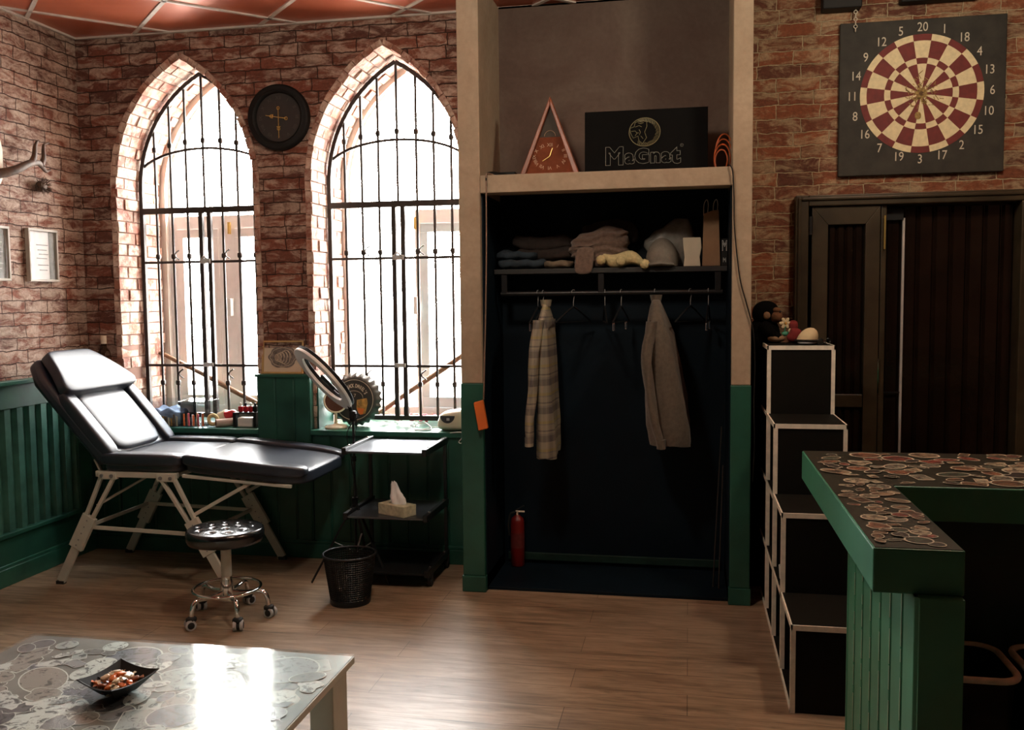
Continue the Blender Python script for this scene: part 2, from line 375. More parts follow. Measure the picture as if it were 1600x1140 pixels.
def catmull(pts, n=6):
    P = [Vector(p) for p in pts]; P = [P[0]*2-P[1]]+P+[P[-1]*2-P[-2]]; out = []
    for i in range(1, len(P)-2):
        for k in range(n):
            t = k/n; a, b, c, d = P[i-1:i+3]
            out.append(.5*((2*b)+(c-a)*t+(2*a-5*b+4*c-d)*t*t+(3*b-a-3*c+d)*t**3))
    out.append(P[-2]); return out
def circ(c, r, n=24, ax='z', a0=0, a1=2*pi):
    c = Vector(c); o = []
    for k in range(n):
        a = a0+(a1-a0)*k/n
        p = {'z': (cos(a), sin(a), 0), 'y': (cos(a), 0, sin(a)), 'x': (0, cos(a), sin(a))}[ax]; o.append(c+Vector(p)*r)
    return o

# ------------------------------------------------------------ room shell
XL, XR, YB, YR, H, YW = -3.85, 2.6, .56, -8.0, 3.28, 1.30
struct(MB().box(XL-.3, XR+.3, YR-.3, YW+.05, -.1, 0).build('floor', 'floor'))
ce = struct(MB().box(XL-.3, XR+.3, YR-.3, YW+.05, H, H+.1).build('ceiling', 'ceiling'))
g = MB()
def clipline(c, fam):
    # family 0: y-x=c ; family 1: x+y=c ; clip to the room rectangle
    pts = []
    for x in (XL, XR):
        y = x+c if fam == 0 else c-x
        if YR <= y <= YB: pts.append((x, y))
    for y in (YR, YB):
        x = y-c if fam == 0 else c-y
        if XL < x < XR: pts.append((x, y))
    return pts[:2] if len(pts) >= 2 else None
for k in range(-18, 8):
    for fam, c0 in ((0, 2.04), (1, -2.03)):
        p = clipline(c0+k*.8485, fam)
        if p: g.bar((*p[0], H-.004), (*p[1], H-.004), .024, .008, (0, 0, 1))
g.k = 0
g.box(XL, XR, YB-.02, YB, H-.012, H); g.box(XL, XL+.02, YR, YB, H-.012, H)
g.build('ceiling_grid', plain('grid_metal', (.62, .56, .50), .45), ce)

ARCH = [(-3.125, .49), (-1.80, .49)]
SPR, RISE, SILL = 2.33, .80, .80
Rr = (.49**2+RISE**2)/(2*.49)
def arch_z(dx):      # height of the arch at distance dx from the centre line
    dx = min(abs(dx), .49); return SPR+sqrt(max(0, Rr**2-(Rr-.49+dx)**2))
wb = MB()
def solid(x0, x1, z0, z1): wb.box(x0, x1, YB, YW, z0, z1)
x = XL-.3
for cx, hw in ARCH:
    solid(x, cx-hw, 0, H)
    solid(cx-hw, cx+hw, 0, SILL)
    nn = 28
    for i in range(nn):
        a = cx-hw+2*hw*i/nn; b = cx-hw+2*hw*(i+1)/nn
        za, zb = arch_z(a-cx), arch_z(b-cx)
        wb.add([(a,YB,za),(b,YB,zb),(b,YW,zb),(a,YW,za),(a,YB,H),(b,YB,H),(b,YW,H),(a,YW,H)],
               [(0,3,2,1),(4,5,6,7),(0,1,5,4),(2,3,7,6)])
    x = cx+hw
solid(x, -1.205, 0, H)
struct(wb.build('wall_back', 'brick_back'))
# brick wall right of the closet, with the door opening
DX0, DX1, DZ = .575, 2.10, 2.145
wr = MB().box(-1.205, DX0, YB, YW, 0, H).box(DX0, DX1, YB, YW, DZ, H).box(DX1, XR+.3, YB, YW, 0, H)
struct(wr.build('wall_back_right', 'brick_right'))
struct(MB().box(XL-.3, XL, YR, YB+.1, 0, H).build('wall_left', 'brick_left'))
struct(MB().box(XR, XR+.3, YR, YB+.1, 0, H).build('wall_right', brick_mat('brick_side', 'yzx', .42, (.42, .27, .15))))
struct(MB().box(XL-.3, XR+.3, YR-.3, YR, 0, H).build('wall_rear', 'closet_dark'))
struct(MB().box(DX0-.3, DX1+.3, YW-.05, YW+.06, -.1, H).build('wall_door_room', 'closet_dark'))
# ground outside
struct(MB().box(-30, 30, YW+.06, 40, -.6, -.5).box(-30, 30, -40, YR-.4, -.6, -.5).build('ground', plain('paving', (.5, .48, .45), .8)))

# reveal bricks: every course of the two arched reveals
def arch_profile(hw, step):
    pts = []; z = SILL
    while z < SPR: pts.append((-hw, z, 0.0)); z += step
    tot = math.asin(RISE/Rr); n = int(tot*Rr/step)+1
    for i in range(n+1):
        a = tot*i/n; pts.append((-hw+Rr-Rr*cos(a), SPR+Rr*sin(a), a))
    return pts
for ai, (cx, hw) in enumerate(ARCH):
    b = MB(); prof = arch_profile(hw, .0735)
    for side in (1, -1):
        for i in range(len(prof)-1):
            (x0, z0, a0), (x1, z1, a1) = prof[i], prof[i+1]
            b.k = 1; dd = Vector((x1-x0, z1-z0)).normalized(); q_ = (dd[1]*.011, -dd[0]*.011)
            M4 = [(x0-dd[1]*.02, z0+dd[0]*.02), (x1-dd[1]*.02, z1+dd[0]*.02), (x1+q_[0], z1+q_[1]), (x0+q_[0], z0+q_[1])]
            b.add([(cx+side*u, YB-.001, w) for u, w in M4]+[(cx+side*u, 1.058, w) for u, w in M4], [(0,1,2,3),(7,6,5,4),(0,4,5,1),(1,5,6,2),(2,6,7,3),(3,7,4,0)]); b.k = 0
            y = YB-.006 - random.random()*.012; tgt = 1.06
            first = True
            while y < tgt-.02:
                L = (.1 if (first and i % 2) else .21)*random.uniform(.85, 1.1); y1 = min(y+L, tgt); first = False
                t = .012+random.random()*.012; jo = .0012
                d = Vector((x1-x0, z1-z0)); l = d.length; d /= l; nrm = Vector((d[1], -d[0]))   # into the opening
                p0 = Vector((x0, z0))+d*jo; p1 = Vector((x1, z1))-d*jo
                def P(p, off, yy): q = p+nrm*off; return (cx+side*q[0], yy, q[1])
                j = lambda: random.uniform(-.003, .003)
                vs = [P(p0, -.02, y), P(p1, -.02, y), P(p1, -.02, y1-.006), P(p0, -.02, y1-.006),
                      P(p0+d*.003, t+j(), y+.008), P(p1-d*.003, t+j(), y+.008), P(p1-d*.003, t+j(), y1-.012), P(p0+d*.003, t+j(), y1-.012)]
                b.add(vs, [(0,1,2,3),(7,6,5,4),(0,4,5,1),(1,5,6,2),(2,6,7,3),(3,7,4,0)]); y = y1
    struct(b.build('trim_%d' % (ai+1), ['brick_loose', 'mortar'], bevel=.002, seg=1))
# plastered outer part of the reveals
for ai, (cx, hw) in enumerate(ARCH):
    b = MB(); prof = arch_profile(hw, .05)
    for side in (1, -1):
        for i in range(len(prof)-1):
            (x0, z0, _), (x1, z1, _) = prof[i], prof[i+1]; d = Vector((x1-x0, z1-z0)).normalized(); nr = Vector((d[1], -d[0]))
            q = [(x0, z0), (x1, z1), (x1+nr[0]*.05, z1+nr[1]*.05), (x0+nr[0]*.05, z0+nr[1]*.05)]
            b.add([(cx+side*max(min(u,0),-hw-.02) if True else 0, 1.06, w) for u, w in q]+[(cx+side*max(min(u,0),-hw-.02), YW+.001, w) for u, w in q],
                  [(0,1,2,3),(7,6,5,4),(0,4,5,1),(1,5,6,2),(2,6,7,3),(3,7,4,0)])
    struct(b.build('trim_%d' % (ai+3), 'plaster_white'))

# ------------------------------------------------------------ windows with grilles
GY = .81
def window(idx, cx, fm):
    r = sroot('window_%d' % idx); y0, y1 = 1.10, 1.16
    f = MB(); hw = .45
    f.box(cx-hw if idx == 1 else cx+.02, cx+hw, y0, y1, 2.10, 2.19); f.box(cx-hw, cx+hw, y0, y1, .80, .88)
    for a in ((-hw, hw-.075) if idx == 1 else (hw-.075,)): f.box(cx+a, cx+a+.075, y0, y1, .88, 2.10)
    if idx == 1: f.box(cx-.06, cx+.06, y0-.01, y1, .88, 2.10)
    else: f.box(cx+.02, cx+.06, y0-.01, y1, .88, 2.10)
    prof = arch_profile(.45, .06)
    for sd in (1, -1):
        for i in range(len(prof)-1):
            (a, z, _), (b_, z2, _) = prof[i], prof[i+1]
            if z2 < 2.18: continue
            f.bar((cx+sd*a, (y0+y1)/2, z), (cx+sd*b_, (y0+y1)/2, z2+.002), .06, .05, (0, 1, 0))
    f.build('window_frame', 'white_frame', r)
    MB().box(cx-.44, cx+.44, 1.125, 1.131, .85, 2.12).build('pane', 'glass', r)
    sh = MB()
    for a, b_ in (((-.375, -.06), (.06, .375)) if idx == 1 else ((.06, .375),)):
        sh.box(cx+a, cx+a+.05, y0-.02, y0-.001, .95, 2.04).box(cx+b_-.05, cx+b_, y0-.02, y0-.001, .95, 2.04).box(cx+a, cx+b_, y0-.02, y0-.001, 2.04, 2.099).box(cx+a, cx+b_, y0-.02, y0-.001, .881, .95)
    sh.build('sash', fm, r, bevel=.004)
    MB().box(cx+.02, cx+.045, y0-.07, y0-.03, 1.50, 1.62).box(cx+.02, cx+.045, y0-.03, y0-.01, 1.59, 1.62).build('handle', 'white', r, bevel=.004)
    MB().lathe([(.012, 2.06), (.012, 2.14)], (cx+.03, y0-.03, 0), 10).build('hinge', 'gold', r)
    # grille
    gh = .455; gr = MB(); pr_ = [(a*gh/.49, z if z < SPR else SPR+(z-SPR)*.93, q) for a, z, q in arch_profile(.49, .06)]
    for sd in (1, -1):
        for i in range(len(pr_)-1):
            (a, z, _), (b_, z2, _) = pr_[i], pr_[i+1]
            if z2 <= .87: continue
            gr.bar((cx+sd*a, GY, max(z, .84)), (cx+sd*b_, GY, z2+.003), .026, .028, (0, 1, 0))
    gr.box(cx-gh, cx+gh, GY-.016, GY+.016, 2.182, 2.22)
    gr.box(cx-gh, cx+gh, GY-.014, GY+.014, .83, .86)
    gobj = gr.build('security_grille', 'grille_metal', r, bevel=.002)
    for sd in (-1, 1):
        MB().box(cx+sd*.030-.014, cx+sd*.030+.014, GY-.014, GY+.012, .86, 2.185).build('leaf_stile', 'grille_metal', gobj)
    def ztop(dx):
        dx = abs(dx)*.49/gh; return SPR+(arch_z(dx)-SPR)*.93
    for k in (-3, -2, -1, 0, 1, 2, 3):
        dx = k*.1125 + (0 if k == 0 else (.012 if k > 0 else -.012))
        br = MB()
        if k: br.tube([(cx+dx, GY, .86), (cx+dx, GY, 2.19)], .0085, 6)
        br.tube([(cx+dx, GY, 2.21), (cx+dx, GY, ztop(dx)-.01)], .0085, 6)
        for zz in (([1.90, 1.06] if k else [])+[2.55+.1*cos(dx*3)]): br.rbox((cx+dx, GY, zz), (.015, .015, .019), 3, 4)
        br.build('grille_bar', 'grille_metal', gobj, smooth=50)
    hb = MB()
    for z in (1.862, 1.176): hb.bar((cx-gh, GY, z), (cx+gh, GY, z), .014, .016)
    hb.tube([(cx+gh*.97*t, GY, 2.40+.20*sqrt(max(0, 1-t*t*.82))) for t in [i/10-1 for i in range(21)]], .009, 6)
    hb.build('cross_bar', 'grille_metal', gobj)
    sc = MB()
    for z, up_ in ((1.87, 1), (1.16, -1)):
        for k in (-2, 1):
            for s_ in (1,):
                xx = cx+k*.1125+(.012 if k > 0 else -.012)
                sc.tube([(xx+s_*(.042-.032*sin(a)), GY-.004, z+up_*(.008+.062*a/pi)) for a in [i*pi/8 for i in range(9)]], .005, 5)
    sc.build('scroll_ornament', 'grille_metal', gobj)
    lk = MB().box(cx-.035, cx+.035, GY-.03, GY-.012, 1.85, 1.88).box(cx-.035, cx+.035, GY-.03, GY-.012, 1.17, 1.195)
    lk.tube([(cx-.03, GY-.03, 1.87), (cx, GY-.045, 1.895), (cx+.03, GY-.03, 1.87)], .006, 6); lk.build('latch', 'lightgrey', gobj)
    # sill board
    MB().box(cx-.488, cx+.488, YB-.075, 1.06, SILL-.03, SILL+.002).build('window_sill', 'green_gloss', r, bevel=.004)
    return r
window(1, -3.125, 'white_frame'); window(2, -1.80, 'blue_frame')

# ------------------------------------------------------------ green wainscot (beadboard)
def beadboard(mb, x0, x1, yf, yb, z0, z1, pitch=.124, gr=.006):
    mb.box(x0, x1, yf+gr, yb, z0, z1); x = x0
    while x < x1-.01:
        b = min(x+pitch, x1); mb.add([(x+.003,yf+gr,z0),(x+.009,yf,z0),(b-.009,yf,z0),(b-.003,yf+gr,z0),(x+.003,yf+gr,z1),(x+.009,yf,z1),(b-.009,yf,z1),(b-.003,yf+gr,z1)],
            [(0,1,5,4),(1,2,6,5),(2,3,7,6),(0,3,2,1),(4,5,6,7)]); x = b
YD = .49
b = MB(); beadboard(b, XL+.001, -3.615, YD, YB, 0, 1.13); b.box(XL+.001, -3.60, YD-.02, YB, 1.13, 1.15); struct(b.build('trim_5', 'green'))
b = MB(); beadboard(b, -2.64, -2.29, YD, YB, 0, 1.13)
b.box(-2.645, -2.285, YD-.012, YB+.005, 1.13, 1.146); b.box(-2.64, -2.60, YB, .80, SILL, 1.13); b.box(-2.33, -2.262, YB, .80, SILL, 1.13); struct(b.build('trim_6', 'green'))
b = MB(); beadboard(b, -3.615, -2.64, YD+.012, YB, 0, SILL-.03); struct(b.build('trim_7', 'green'))
b = MB(); beadboard(b, -2.29, -1.205, YD+.012, YB, 0, SILL-.03); struct(b.build('trim_8', 'green'))
b = MB().box(XL, -1.205, YD-.012, YD+.02, 0, .09); b.box(XL, -1.205, YD-.006, YD+.02, .09, .11); struct(b.build('baseboard_back', 'green', bevel=.004))
# left wall wainscot: frame + corrugated sheet
XF = XL+.05
b = MB(); b.box(XL, XF+.02, YR, YD, 1.135, 1.16); b.box(XL, XF, YR, YD, 1.0, 1.135); b.box(XL, XF, YR, YD, 0, .275); b.box(XL, XF-.005, .36, YD, .275, 1.0)
b.box(XL, XF+.012, YR, YD, .27, .295)
struct(b.build('trim_9', 'green', bevel=.004))
b = MB(); yy = -4.5; n = 0; prev = None; vs = []; fs = []
pat = [(0, 0), (.030, 0), (.042, .026), (.088, .026), (.10, 0)]
while yy < .36:
    for dy, dx in pat[:-1]: vs.append((XL+.012+dx, yy+dy, .27)); vs.append((XL+.012+dx, yy+dy, 1.0))
    yy += .10
b.add(vs, [(2*i, 2*i+2, 2*i+3, 2*i+1) for i in range(len(vs)//2-1)])
struct(b.build('trim_10', plain('corrugated', (.06, .17, .13), .3, .3, var=.25, nscale=10)))
b = MB().box(XF-.02, XF+.016, YR, YD, 0, .10); b.box(XF-.02, XF+.010, YR, YD, .10, .12); struct(b.build('baseboard_left', 'green_gloss', bevel=.004))

# ------------------------------------------------------------ closet alcove
PL0, PL1, PR0, PR1 = -1.205, -1.087, .215, .312
for nm, a, b_ in (('trim_11', PL0, PL1), ('trim_12', PR0, PR1)):
    m_ = MB().box(a, b_, 0, YB, 1.145, H-.001); m_.k = 1; m_.box(a-.003, b_+.003, -.004, YB-.02, .09, 1.145); m_.box(a-.008, b_+.008, -.009, YB-.02, 0, .09)
    struct(m_.build(nm, ['plaster', 'green'], bevel=.005))
struct(MB().box(PL1, PR0, 0, .12, 2.157, 2.25).box(PL1, PR0, .12, YB, 2.2, 2.25).build('trim_13', 'plaster', bevel=.004))
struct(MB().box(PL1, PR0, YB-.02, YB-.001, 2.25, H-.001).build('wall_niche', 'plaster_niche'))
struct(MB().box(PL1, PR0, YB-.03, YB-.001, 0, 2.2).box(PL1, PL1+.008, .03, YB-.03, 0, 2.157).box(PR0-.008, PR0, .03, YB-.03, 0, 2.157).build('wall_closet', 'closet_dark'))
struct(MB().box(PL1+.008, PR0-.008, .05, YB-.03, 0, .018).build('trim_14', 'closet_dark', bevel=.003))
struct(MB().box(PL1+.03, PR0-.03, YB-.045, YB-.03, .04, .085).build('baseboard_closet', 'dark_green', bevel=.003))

# closet shelf with rod
t = thing('closet_shelf', 'dark shelf with brackets and hanging rail inside the closet alcove', 'shelf', (-.44, .4, 1.75))
MB().box(PL1+.012, PR0-.012, .28, YB-.035, 1.735, 1.762).build('shelf_board', plain('shelf_dark', (.02, .022, .022), .5), t, bevel=.002)
MB().tube([(-1.04, .30, 1.625), (.18, .30, 1.625)], .014, 12).build('rail', 'black_metal', t, smooth=40)
for xx in (-1.02, -.475, .155): MB().box(xx-.016, xx+.016, .287, .313, 1.625, 1.735).box(xx-.012, xx+.012, .30, YB-.04, 1.70, 1.735).build('bracket', 'black_metal', t, bevel=.002)

# ------------------------------------------------------------ door
r = sroot('door_1'); y = .52
f = MB()
f.box(DX0, DX0+.07, y-.03, y+.16, 0, DZ); f.box(DX0+.07, DX1, y-.03, y+.16, DZ-.06, DZ)
f.box(1.72, 1.80, y-.03, y+.16, 0, DZ-.06); f.box(1.025, 1.055, y, y+.16, 0, DZ-.06)
f.box(DX0+.012, DX0+.03, y-.042, y-.03, 0, DZ-.012); f.box(DX0+.03, DX1, y-.042, y-.03, DZ-.03, DZ-.012)
f.build('door_frame', 'door_wood', r, bevel=.006)
l = MB(); z1 = DZ-.062; a, b_ = DX0+.09, 1.02
l.prism([(a, 0), (a+.085, .09), (a+.085, z1-.10), (a, z1)], .05, lambda u, v, w: (u, y-.01+w, v))
l.prism([(b_, 0), (b_, z1), (b_-.075, z1-.10), (b_-.075, .09)], .05, lambda u, v, w: (u, y-.01+w, v))
l.prism([(a, z1), (a+.085, z1-.10), (b_-.075, z1-.10), (b_, z1)], .05, lambda u, v, w: (u, y-.01+w, v))
l.prism([(a, 0), (b_, 0), (b_-.075, .09), (a+.085, .09)], .05, lambda u, v, w: (u, y-.01+w, v))
l.box(a+.085, b_-.075, y+.0, y+.03, .98, 1.05)
lf = l.build('side_leaf', 'door_wood', r, bevel=.003)
pn = MB(); 
for i in range(4):
    x0 = a+.087+i*.047; pn.add([(x0,y+.03,.1),(x0+.010,y+.014,.1),(x0+.035,y+.014,.1),(x0+.045,y+.03,.1),(x0,y+.03,z1-.1),(x0+.010,y+.014,z1-.1),(x0+.035,y+.014,z1-.1),(x0+.045,y+.03,z1-.1)], [(0,1,5,4),(1,2,6,5),(2,3,7,6)])
pn.box(a+.085, b_-.075, y+.03, y+.035, .09, z1-.09)
pn.build('ribbed_panel', 'door_dark', lf)
MB().lathe([(.011, 0), (.011, .10)], (DX0+.082, y-.02, 1.93), 10).build('hinge', 'black_metal', lf)
MB().box(b_-.002, b_+.004, y-.014, y-.008, 1.06, 1.25).build('lock_strip', 'chrome', lf)
lf2 = MB(); x = 1.06
lf2.box(1.06, 1.72, y+.09, y+.10, 0, DZ-.06)
while x < 1.715:
    bb = min(x+.085, 1.72); lf2.add([(x+.002,y+.09,.0),(x+.014,y+.072,.0),(bb-.014,y+.072,.0),(bb-.002,y+.09,.0),(x+.002,y+.09,DZ-.07),(x+.014,y+.072,DZ-.07),(bb-.014,y+.072,DZ-.07),(bb-.002,y+.09,DZ-.07)], [(0,1,5,4),(1,2,6,5),(2,3,7,6)]); x = bb
o = lf2.build('plank_leaf', 'door_dark', r)
MB().box(1.148, 1.160, y+.055, y+.073, 0, DZ-.13).build('metal_strip', plain('brushed_strip', (.45, .42, .40), .4), o)
MB().box(1.03, 1.148, y+.050, y+.058, 1.055, 1.062).box(1.06, 1.15, y+.045, y+.07, DZ-.14, DZ-.08).build('bolt', 'black_metal', o)
MB().box(1.80, DX1, y, y+.04, 0, DZ-.06).build('right_panel', 'door_dark', r)
MB().box(1.038, 1.046, y-.02, y-.004, DZ-.30, DZ-.12).build('hinge', 'gold', r)

# ------------------------------------------------------------ treatment couch
t = thing('treatment_couch', 'black leather folding treatment couch with raised backrest on cream steel legs', 'treatment couch', (-2.75, .1, 0))
YF, YBk = -.25, .45; yc = (YF+YBk)/2; hw = (YBk-YF)/2
def slope(o, x0, dz):   # returns fn bending a block
    return lambda q: (q.x, q.y, q.z+dz*(q.x))
s_ = MB().rbox((-2.985, yc, .698), (.245, hw-.01, .042), 9, 14).build('seat_cushion', 'leather', t, smooth=60)
for sy in (-1, 1): MB().rbox((-2.985, yc+sy*(hw-.045), .728), (.247, .055, .036), 5, 10).build('bolster', 'leather', s_, smooth=60)
for k in range(5):
    pass
l_ = MB().rbox((-2.385, yc, .672), (.355, hw-.01, .042), 9, 16, fn=lambda q: (q.x, q.y*(1-.10*max(0, (q.x-.2)/.15)), q.z-q.x*.09)).build('leg_cushion', 'leather', t, smooth=60)
for sy in (-1, 1): MB().rbox((-2.385, yc+sy*(hw-.045), .704), (.352, .055, .035), 5, 12, fn=lambda q: (q.x, q.y-sy*.04*max(0, (q.x-.2)/.15), q.z-q.x*.09)).build('bolster', 'leather', l_, smooth=60)
# backrest: local frame, v along the slope, w = normal up
B0 = Vector((-3.215, yc, .70)); vd = Vector((-.53, 0, .61)).normalized(); wd = Vector((.61, 0, .53)).normalized()
def BR(u, v, w): return B0+Vector((0, 1, 0))*u+vd*v+wd*w
Lb = .735
def pad(name, poly, w0, th, par, bev=.03):
    m_ = MB(); m_.prism(poly, th, lambda u, v, w: BR(u, v, w0+w)); o = m_.build(name, 'leather', par, smooth=50, bevel=bev, seg=4); return o
bk = pad('backrest', [(-.34, 0), (.34, 0), (.34, .42), (.12, Lb), (-.27, Lb), (-.34, .60)], -.035, .085, t)
pp = MB(); pp.rbox((0, 0, 0), (.235, .225, .03), 5, 14, fn=lambda q: q); 
pp.v = [tuple(BR(v[0], .25+v[1], .045+v[2])) for v in pp.v]; pp.build('inner_pad', 'leather', bk, smooth=60)
for sy in (-1, 1):
    m_ = MB(); m_.rbox((0, 0, 0), (.05, .235, .036), 5, 12); m_.v = [tuple(BR(sy*.29+v[0], .238+v[1], .05+v[2])) for v in m_.v]; m_.build('bolster', 'leather', bk, smooth=60)
m_ = MB(); m_.rbox((0, 0, 0), (.335, .150, .036), 10, 16, fn=lambda q: (q.x*(1-(.66 if q.x > 0 else .22)*max(0, (q.y+.10)/.25)), q.y, q.z+.014*(1-(q.y/.15)**2)))
m_.v = [tuple(BR(v[0], .580+v[1], .084+v[2]*1.0)) for v in m_.v]; m_.build('headrest', 'leather', t, smooth=60)
# steel frame
fr = MB()
for yy in (YF+.03, YBk-.03):
    fr.box(-3.27, -2.77, yy-.012, yy+.012, .625, .658)
    fr.bar((-2.74, yy, .642), (-2.10, yy, .600), .02, .018)
fr.box(-3.24, -3.21, YF+.03, YBk-.03, .63, .655); fr.box(-2.80, -2.775, YF+.03, YBk-.03, .63, .655)
fr.bar((-3.25, YF+.05, .64), (-3.29, YF+.05, .72), .02, .012); fr.bar((-3.25, YBk-.05, .64), (-3.29, YBk-.05, .72), .02, .012)
fr.build('seat_frame', 'cream_metal', t, bevel=.003)
def leg(xt, zt, xb, yy, par):
    """two upper flats, a perforated plate and the telescoping foot"""
    T_, B_ = Vector((xt, yy, zt)), Vector((xb, yy, .015)); d = B_-T_; sd = (0, 1, 0)
    m_ = MB(); px = Vector((.037 if xb < xt else -.037, 0, 0))
    m_.bar(T_-px*1.1, T_+d*.50-px*.5, .020, .022, sd); m_.bar(T_+px*1.1, T_+d*.46+px*.5, .020, .022, sd)
    m_.bar(T_+d*.38, T_+d*.68, .084, .026, sd)
    lg = m_.build('leg', 'cream_metal', par, bevel=.002)
    MB().bar(T_+d*.60, B_, .050, .018, sd).build('foot_tube', 'cream_metal', lg, bevel=.002)
    h = MB()
    for k in (.42, .48, .54, .60, .65):
        p = T_+d*k; h.tube([p+Vector((0, -.0145, 0)), p+Vector((0, .0145, 0))], .004, 8)
    for q in (-.03, .03):
        p = T_+Vector((q, 0, 0)); h.tube([p+Vector((0, -.024, 0)), p+Vector((0, .02, 0))], .010, 10)
    h.build('bolts', 'grey', lg); MB().box(B_.x-.024, B_.x+.024, yy-.013, yy+.013, 0, .018).build('rubber_foot', 'rubber', lg)
    MB().box(T_.x-.055, T_.x+.055, yy-.016, yy+.016, zt-.02, zt+.022).build('gusset', 'cream_metal', lg, bevel=.002)
for yy in (YF+.02, YBk-.02):
    leg(-3.19, .635, -3.52, yy, t); leg(-2.83, .63, -2.47, yy, t)
br = MB()
for yy in (YF+.045, YBk-.045): br.bar((-3.36, yy, .33), (-2.66, yy, .31), .022, .010, (0, 1, 0)); 
br.bar((-3.36, YF+.04, .33), (-3.36, YBk-.04, .33), .010, .022); br.bar((-2.66, YF+.04, .31), (-2.66, YBk-.04, .31), .010, .022)
br.bar((-2.69, YF+.035, .42), (-2.34, YF+.035, .612), .020, .01, (0, 1, 0)); br.bar((-2.69, YBk-.035, .42), (-2.34, YBk-.035, .612), .020, .01, (0, 1, 0))
br.bar((-3.30, YF+.06, .45), (-3.05, YF+.30, .62), .018, .012); br.bar((-3.30, YBk-.06, .45), (-3.05, YBk-.20, .62), .018, .012)
br.build('brace', 'cream_metal', t, bevel=.002)

# ------------------------------------------------------------ stool
sx, sy_ = -2.29, -.60
t = thing('rolling_stool', 'round black tufted stool with chrome foot ring and five castors', 'stool', (sx, sy_, 0))
m_ = MB(); R0 = .192; rings = []; nn = 40
tuft = [(0, 0)]+[(.07*cos(k*pi/3), .07*sin(k*pi/3)) for k in range(6)]+[(.132*cos(k*pi/5+.26), .132*sin(k*pi/5+.26)) for k in range(10)]
def topz(x, y):
    d = sqrt(x*x+y*y); z = .478-.016*(d/R0)**2
    for a, b_ in tuft: z -= .009*math.exp(-((x-a)**2+(y-b_)**2)/(.014**2))
    return z
vs = []; fs = []; nr = 22; na = 72
for i in range(1, nr+1):
    r0 = R0*.94*i/nr
    for k in range(na): a = 2*pi*k/na; x_, y_ = r0*cos(a), r0*sin(a); vs.append((sx+x_, sy_+y_, topz(x_, y_)))
vs.append((sx, sy_, topz(0, 0)))
for i in range(nr-1):
    for k in range(na): fs.append((i*na+k, (i+1)*na+k, (i+1)*na+(k+1) % na, i*na+(k+1) % na))
for k in range(na): fs.append((nr*na, k, (k+1) % na))
m_.add(vs, fs)
m_.lathe([(R0*.94, .4625), (R0*.985, .456), (R0, .44), (R0*.99, .415), (R0*.95, .397), (R0*.8, .392)], (sx, sy_, 0), 72, cap=False)
m_.lathe([(.02, .392), (R0*.8, .392)], (sx, sy_, 0), 72, cap=False)
st = m_.build('seat', plain('stool_leather', (.006, .006, .007), .2, spec=.8, nscale=40, bmp=.05), t, smooth=70)
bt = MB()
for a, b_ in tuft: bt.rbox((sx+a, sy_+b_, topz(a, b_)+.001), (.006, .006, .003), 2.2, 4)
bt.build('tuft_buttons', 'leather', st)
MB().lathe([(.020, .36), (.020, .392)], (sx, sy_, 0), 20).lathe([(.016, .33), (.016, .36)], (sx, sy_, 0), 20).build('gas_lift', 'black', t, smooth=40)
MB().lathe([(.024, .215), (.026, .225), (.026, .352), (.022, .356)], (sx, sy_, 0), 24).build('column', 'cream_metal', t, smooth=40)
MB().lathe([(.03, .09), (.036, .10), (.034, .16), (.027, .20), (.026, .216)], (sx, sy_, 0), 24).build('hub', 'chrome', t, smooth=50)
MB().tube(circ((sx, sy_, .155), .165, 40), .0085, 10, closed=True).build('foot_ring', 'chrome', t, smooth=60)
for a in (-117, -49, 12, 88, 156):
    a = rad(a); c_, s2 = cos(a), sin(a); P = lambda r, z: (sx+c_*r, sy_+s2*r, z)
    lg = MB().tube(catmull([P(.02, .135), P(.10, .130), P(.165, .135), P(.195, .115), P(.205, .075), P(.205, .055)], 5), .012, 10).build('leg', 'chrome', t, smooth=60)
    MB().tube([P(.165, .135), P(.165, .155)], .005, 6).build('ring_post', 'chrome', lg)
    w = MB(); pa = a+1.2; ax = Vector((cos(pa), sin(pa), 0)); c0 = Vector(P(.215, .026))
    def disc(mm, c0, r, h0, h1): mm.tube([c0+ax*h0, c0+ax*(h0+.001), c0+ax*(h1-.001), c0+ax*h1], [r*.9, r, r, r*.9], 20)
    for h0, h1 in ((-.024, -.008), (.008, .024)): disc(w, c0, .026, h0, h1)
    wh = w.build('castor_wheel', 'lightgrey', lg, smooth=40)
    h_ = MB(); disc(h_, c0, .017, -.0255, .0255); h_.tube([c0+ax*-.008, c0+ax*.008], .020, 14); h_.build('wheel_hub', 'rubber', wh) if False else h_.build('castor_hub', 'rubber', lg, smooth=40)
    MB().rbox(Vector(P(.208, .050)), (.024, .024, .014), 3, 6).build('castor_hood', 'rubber', lg, smooth=60)

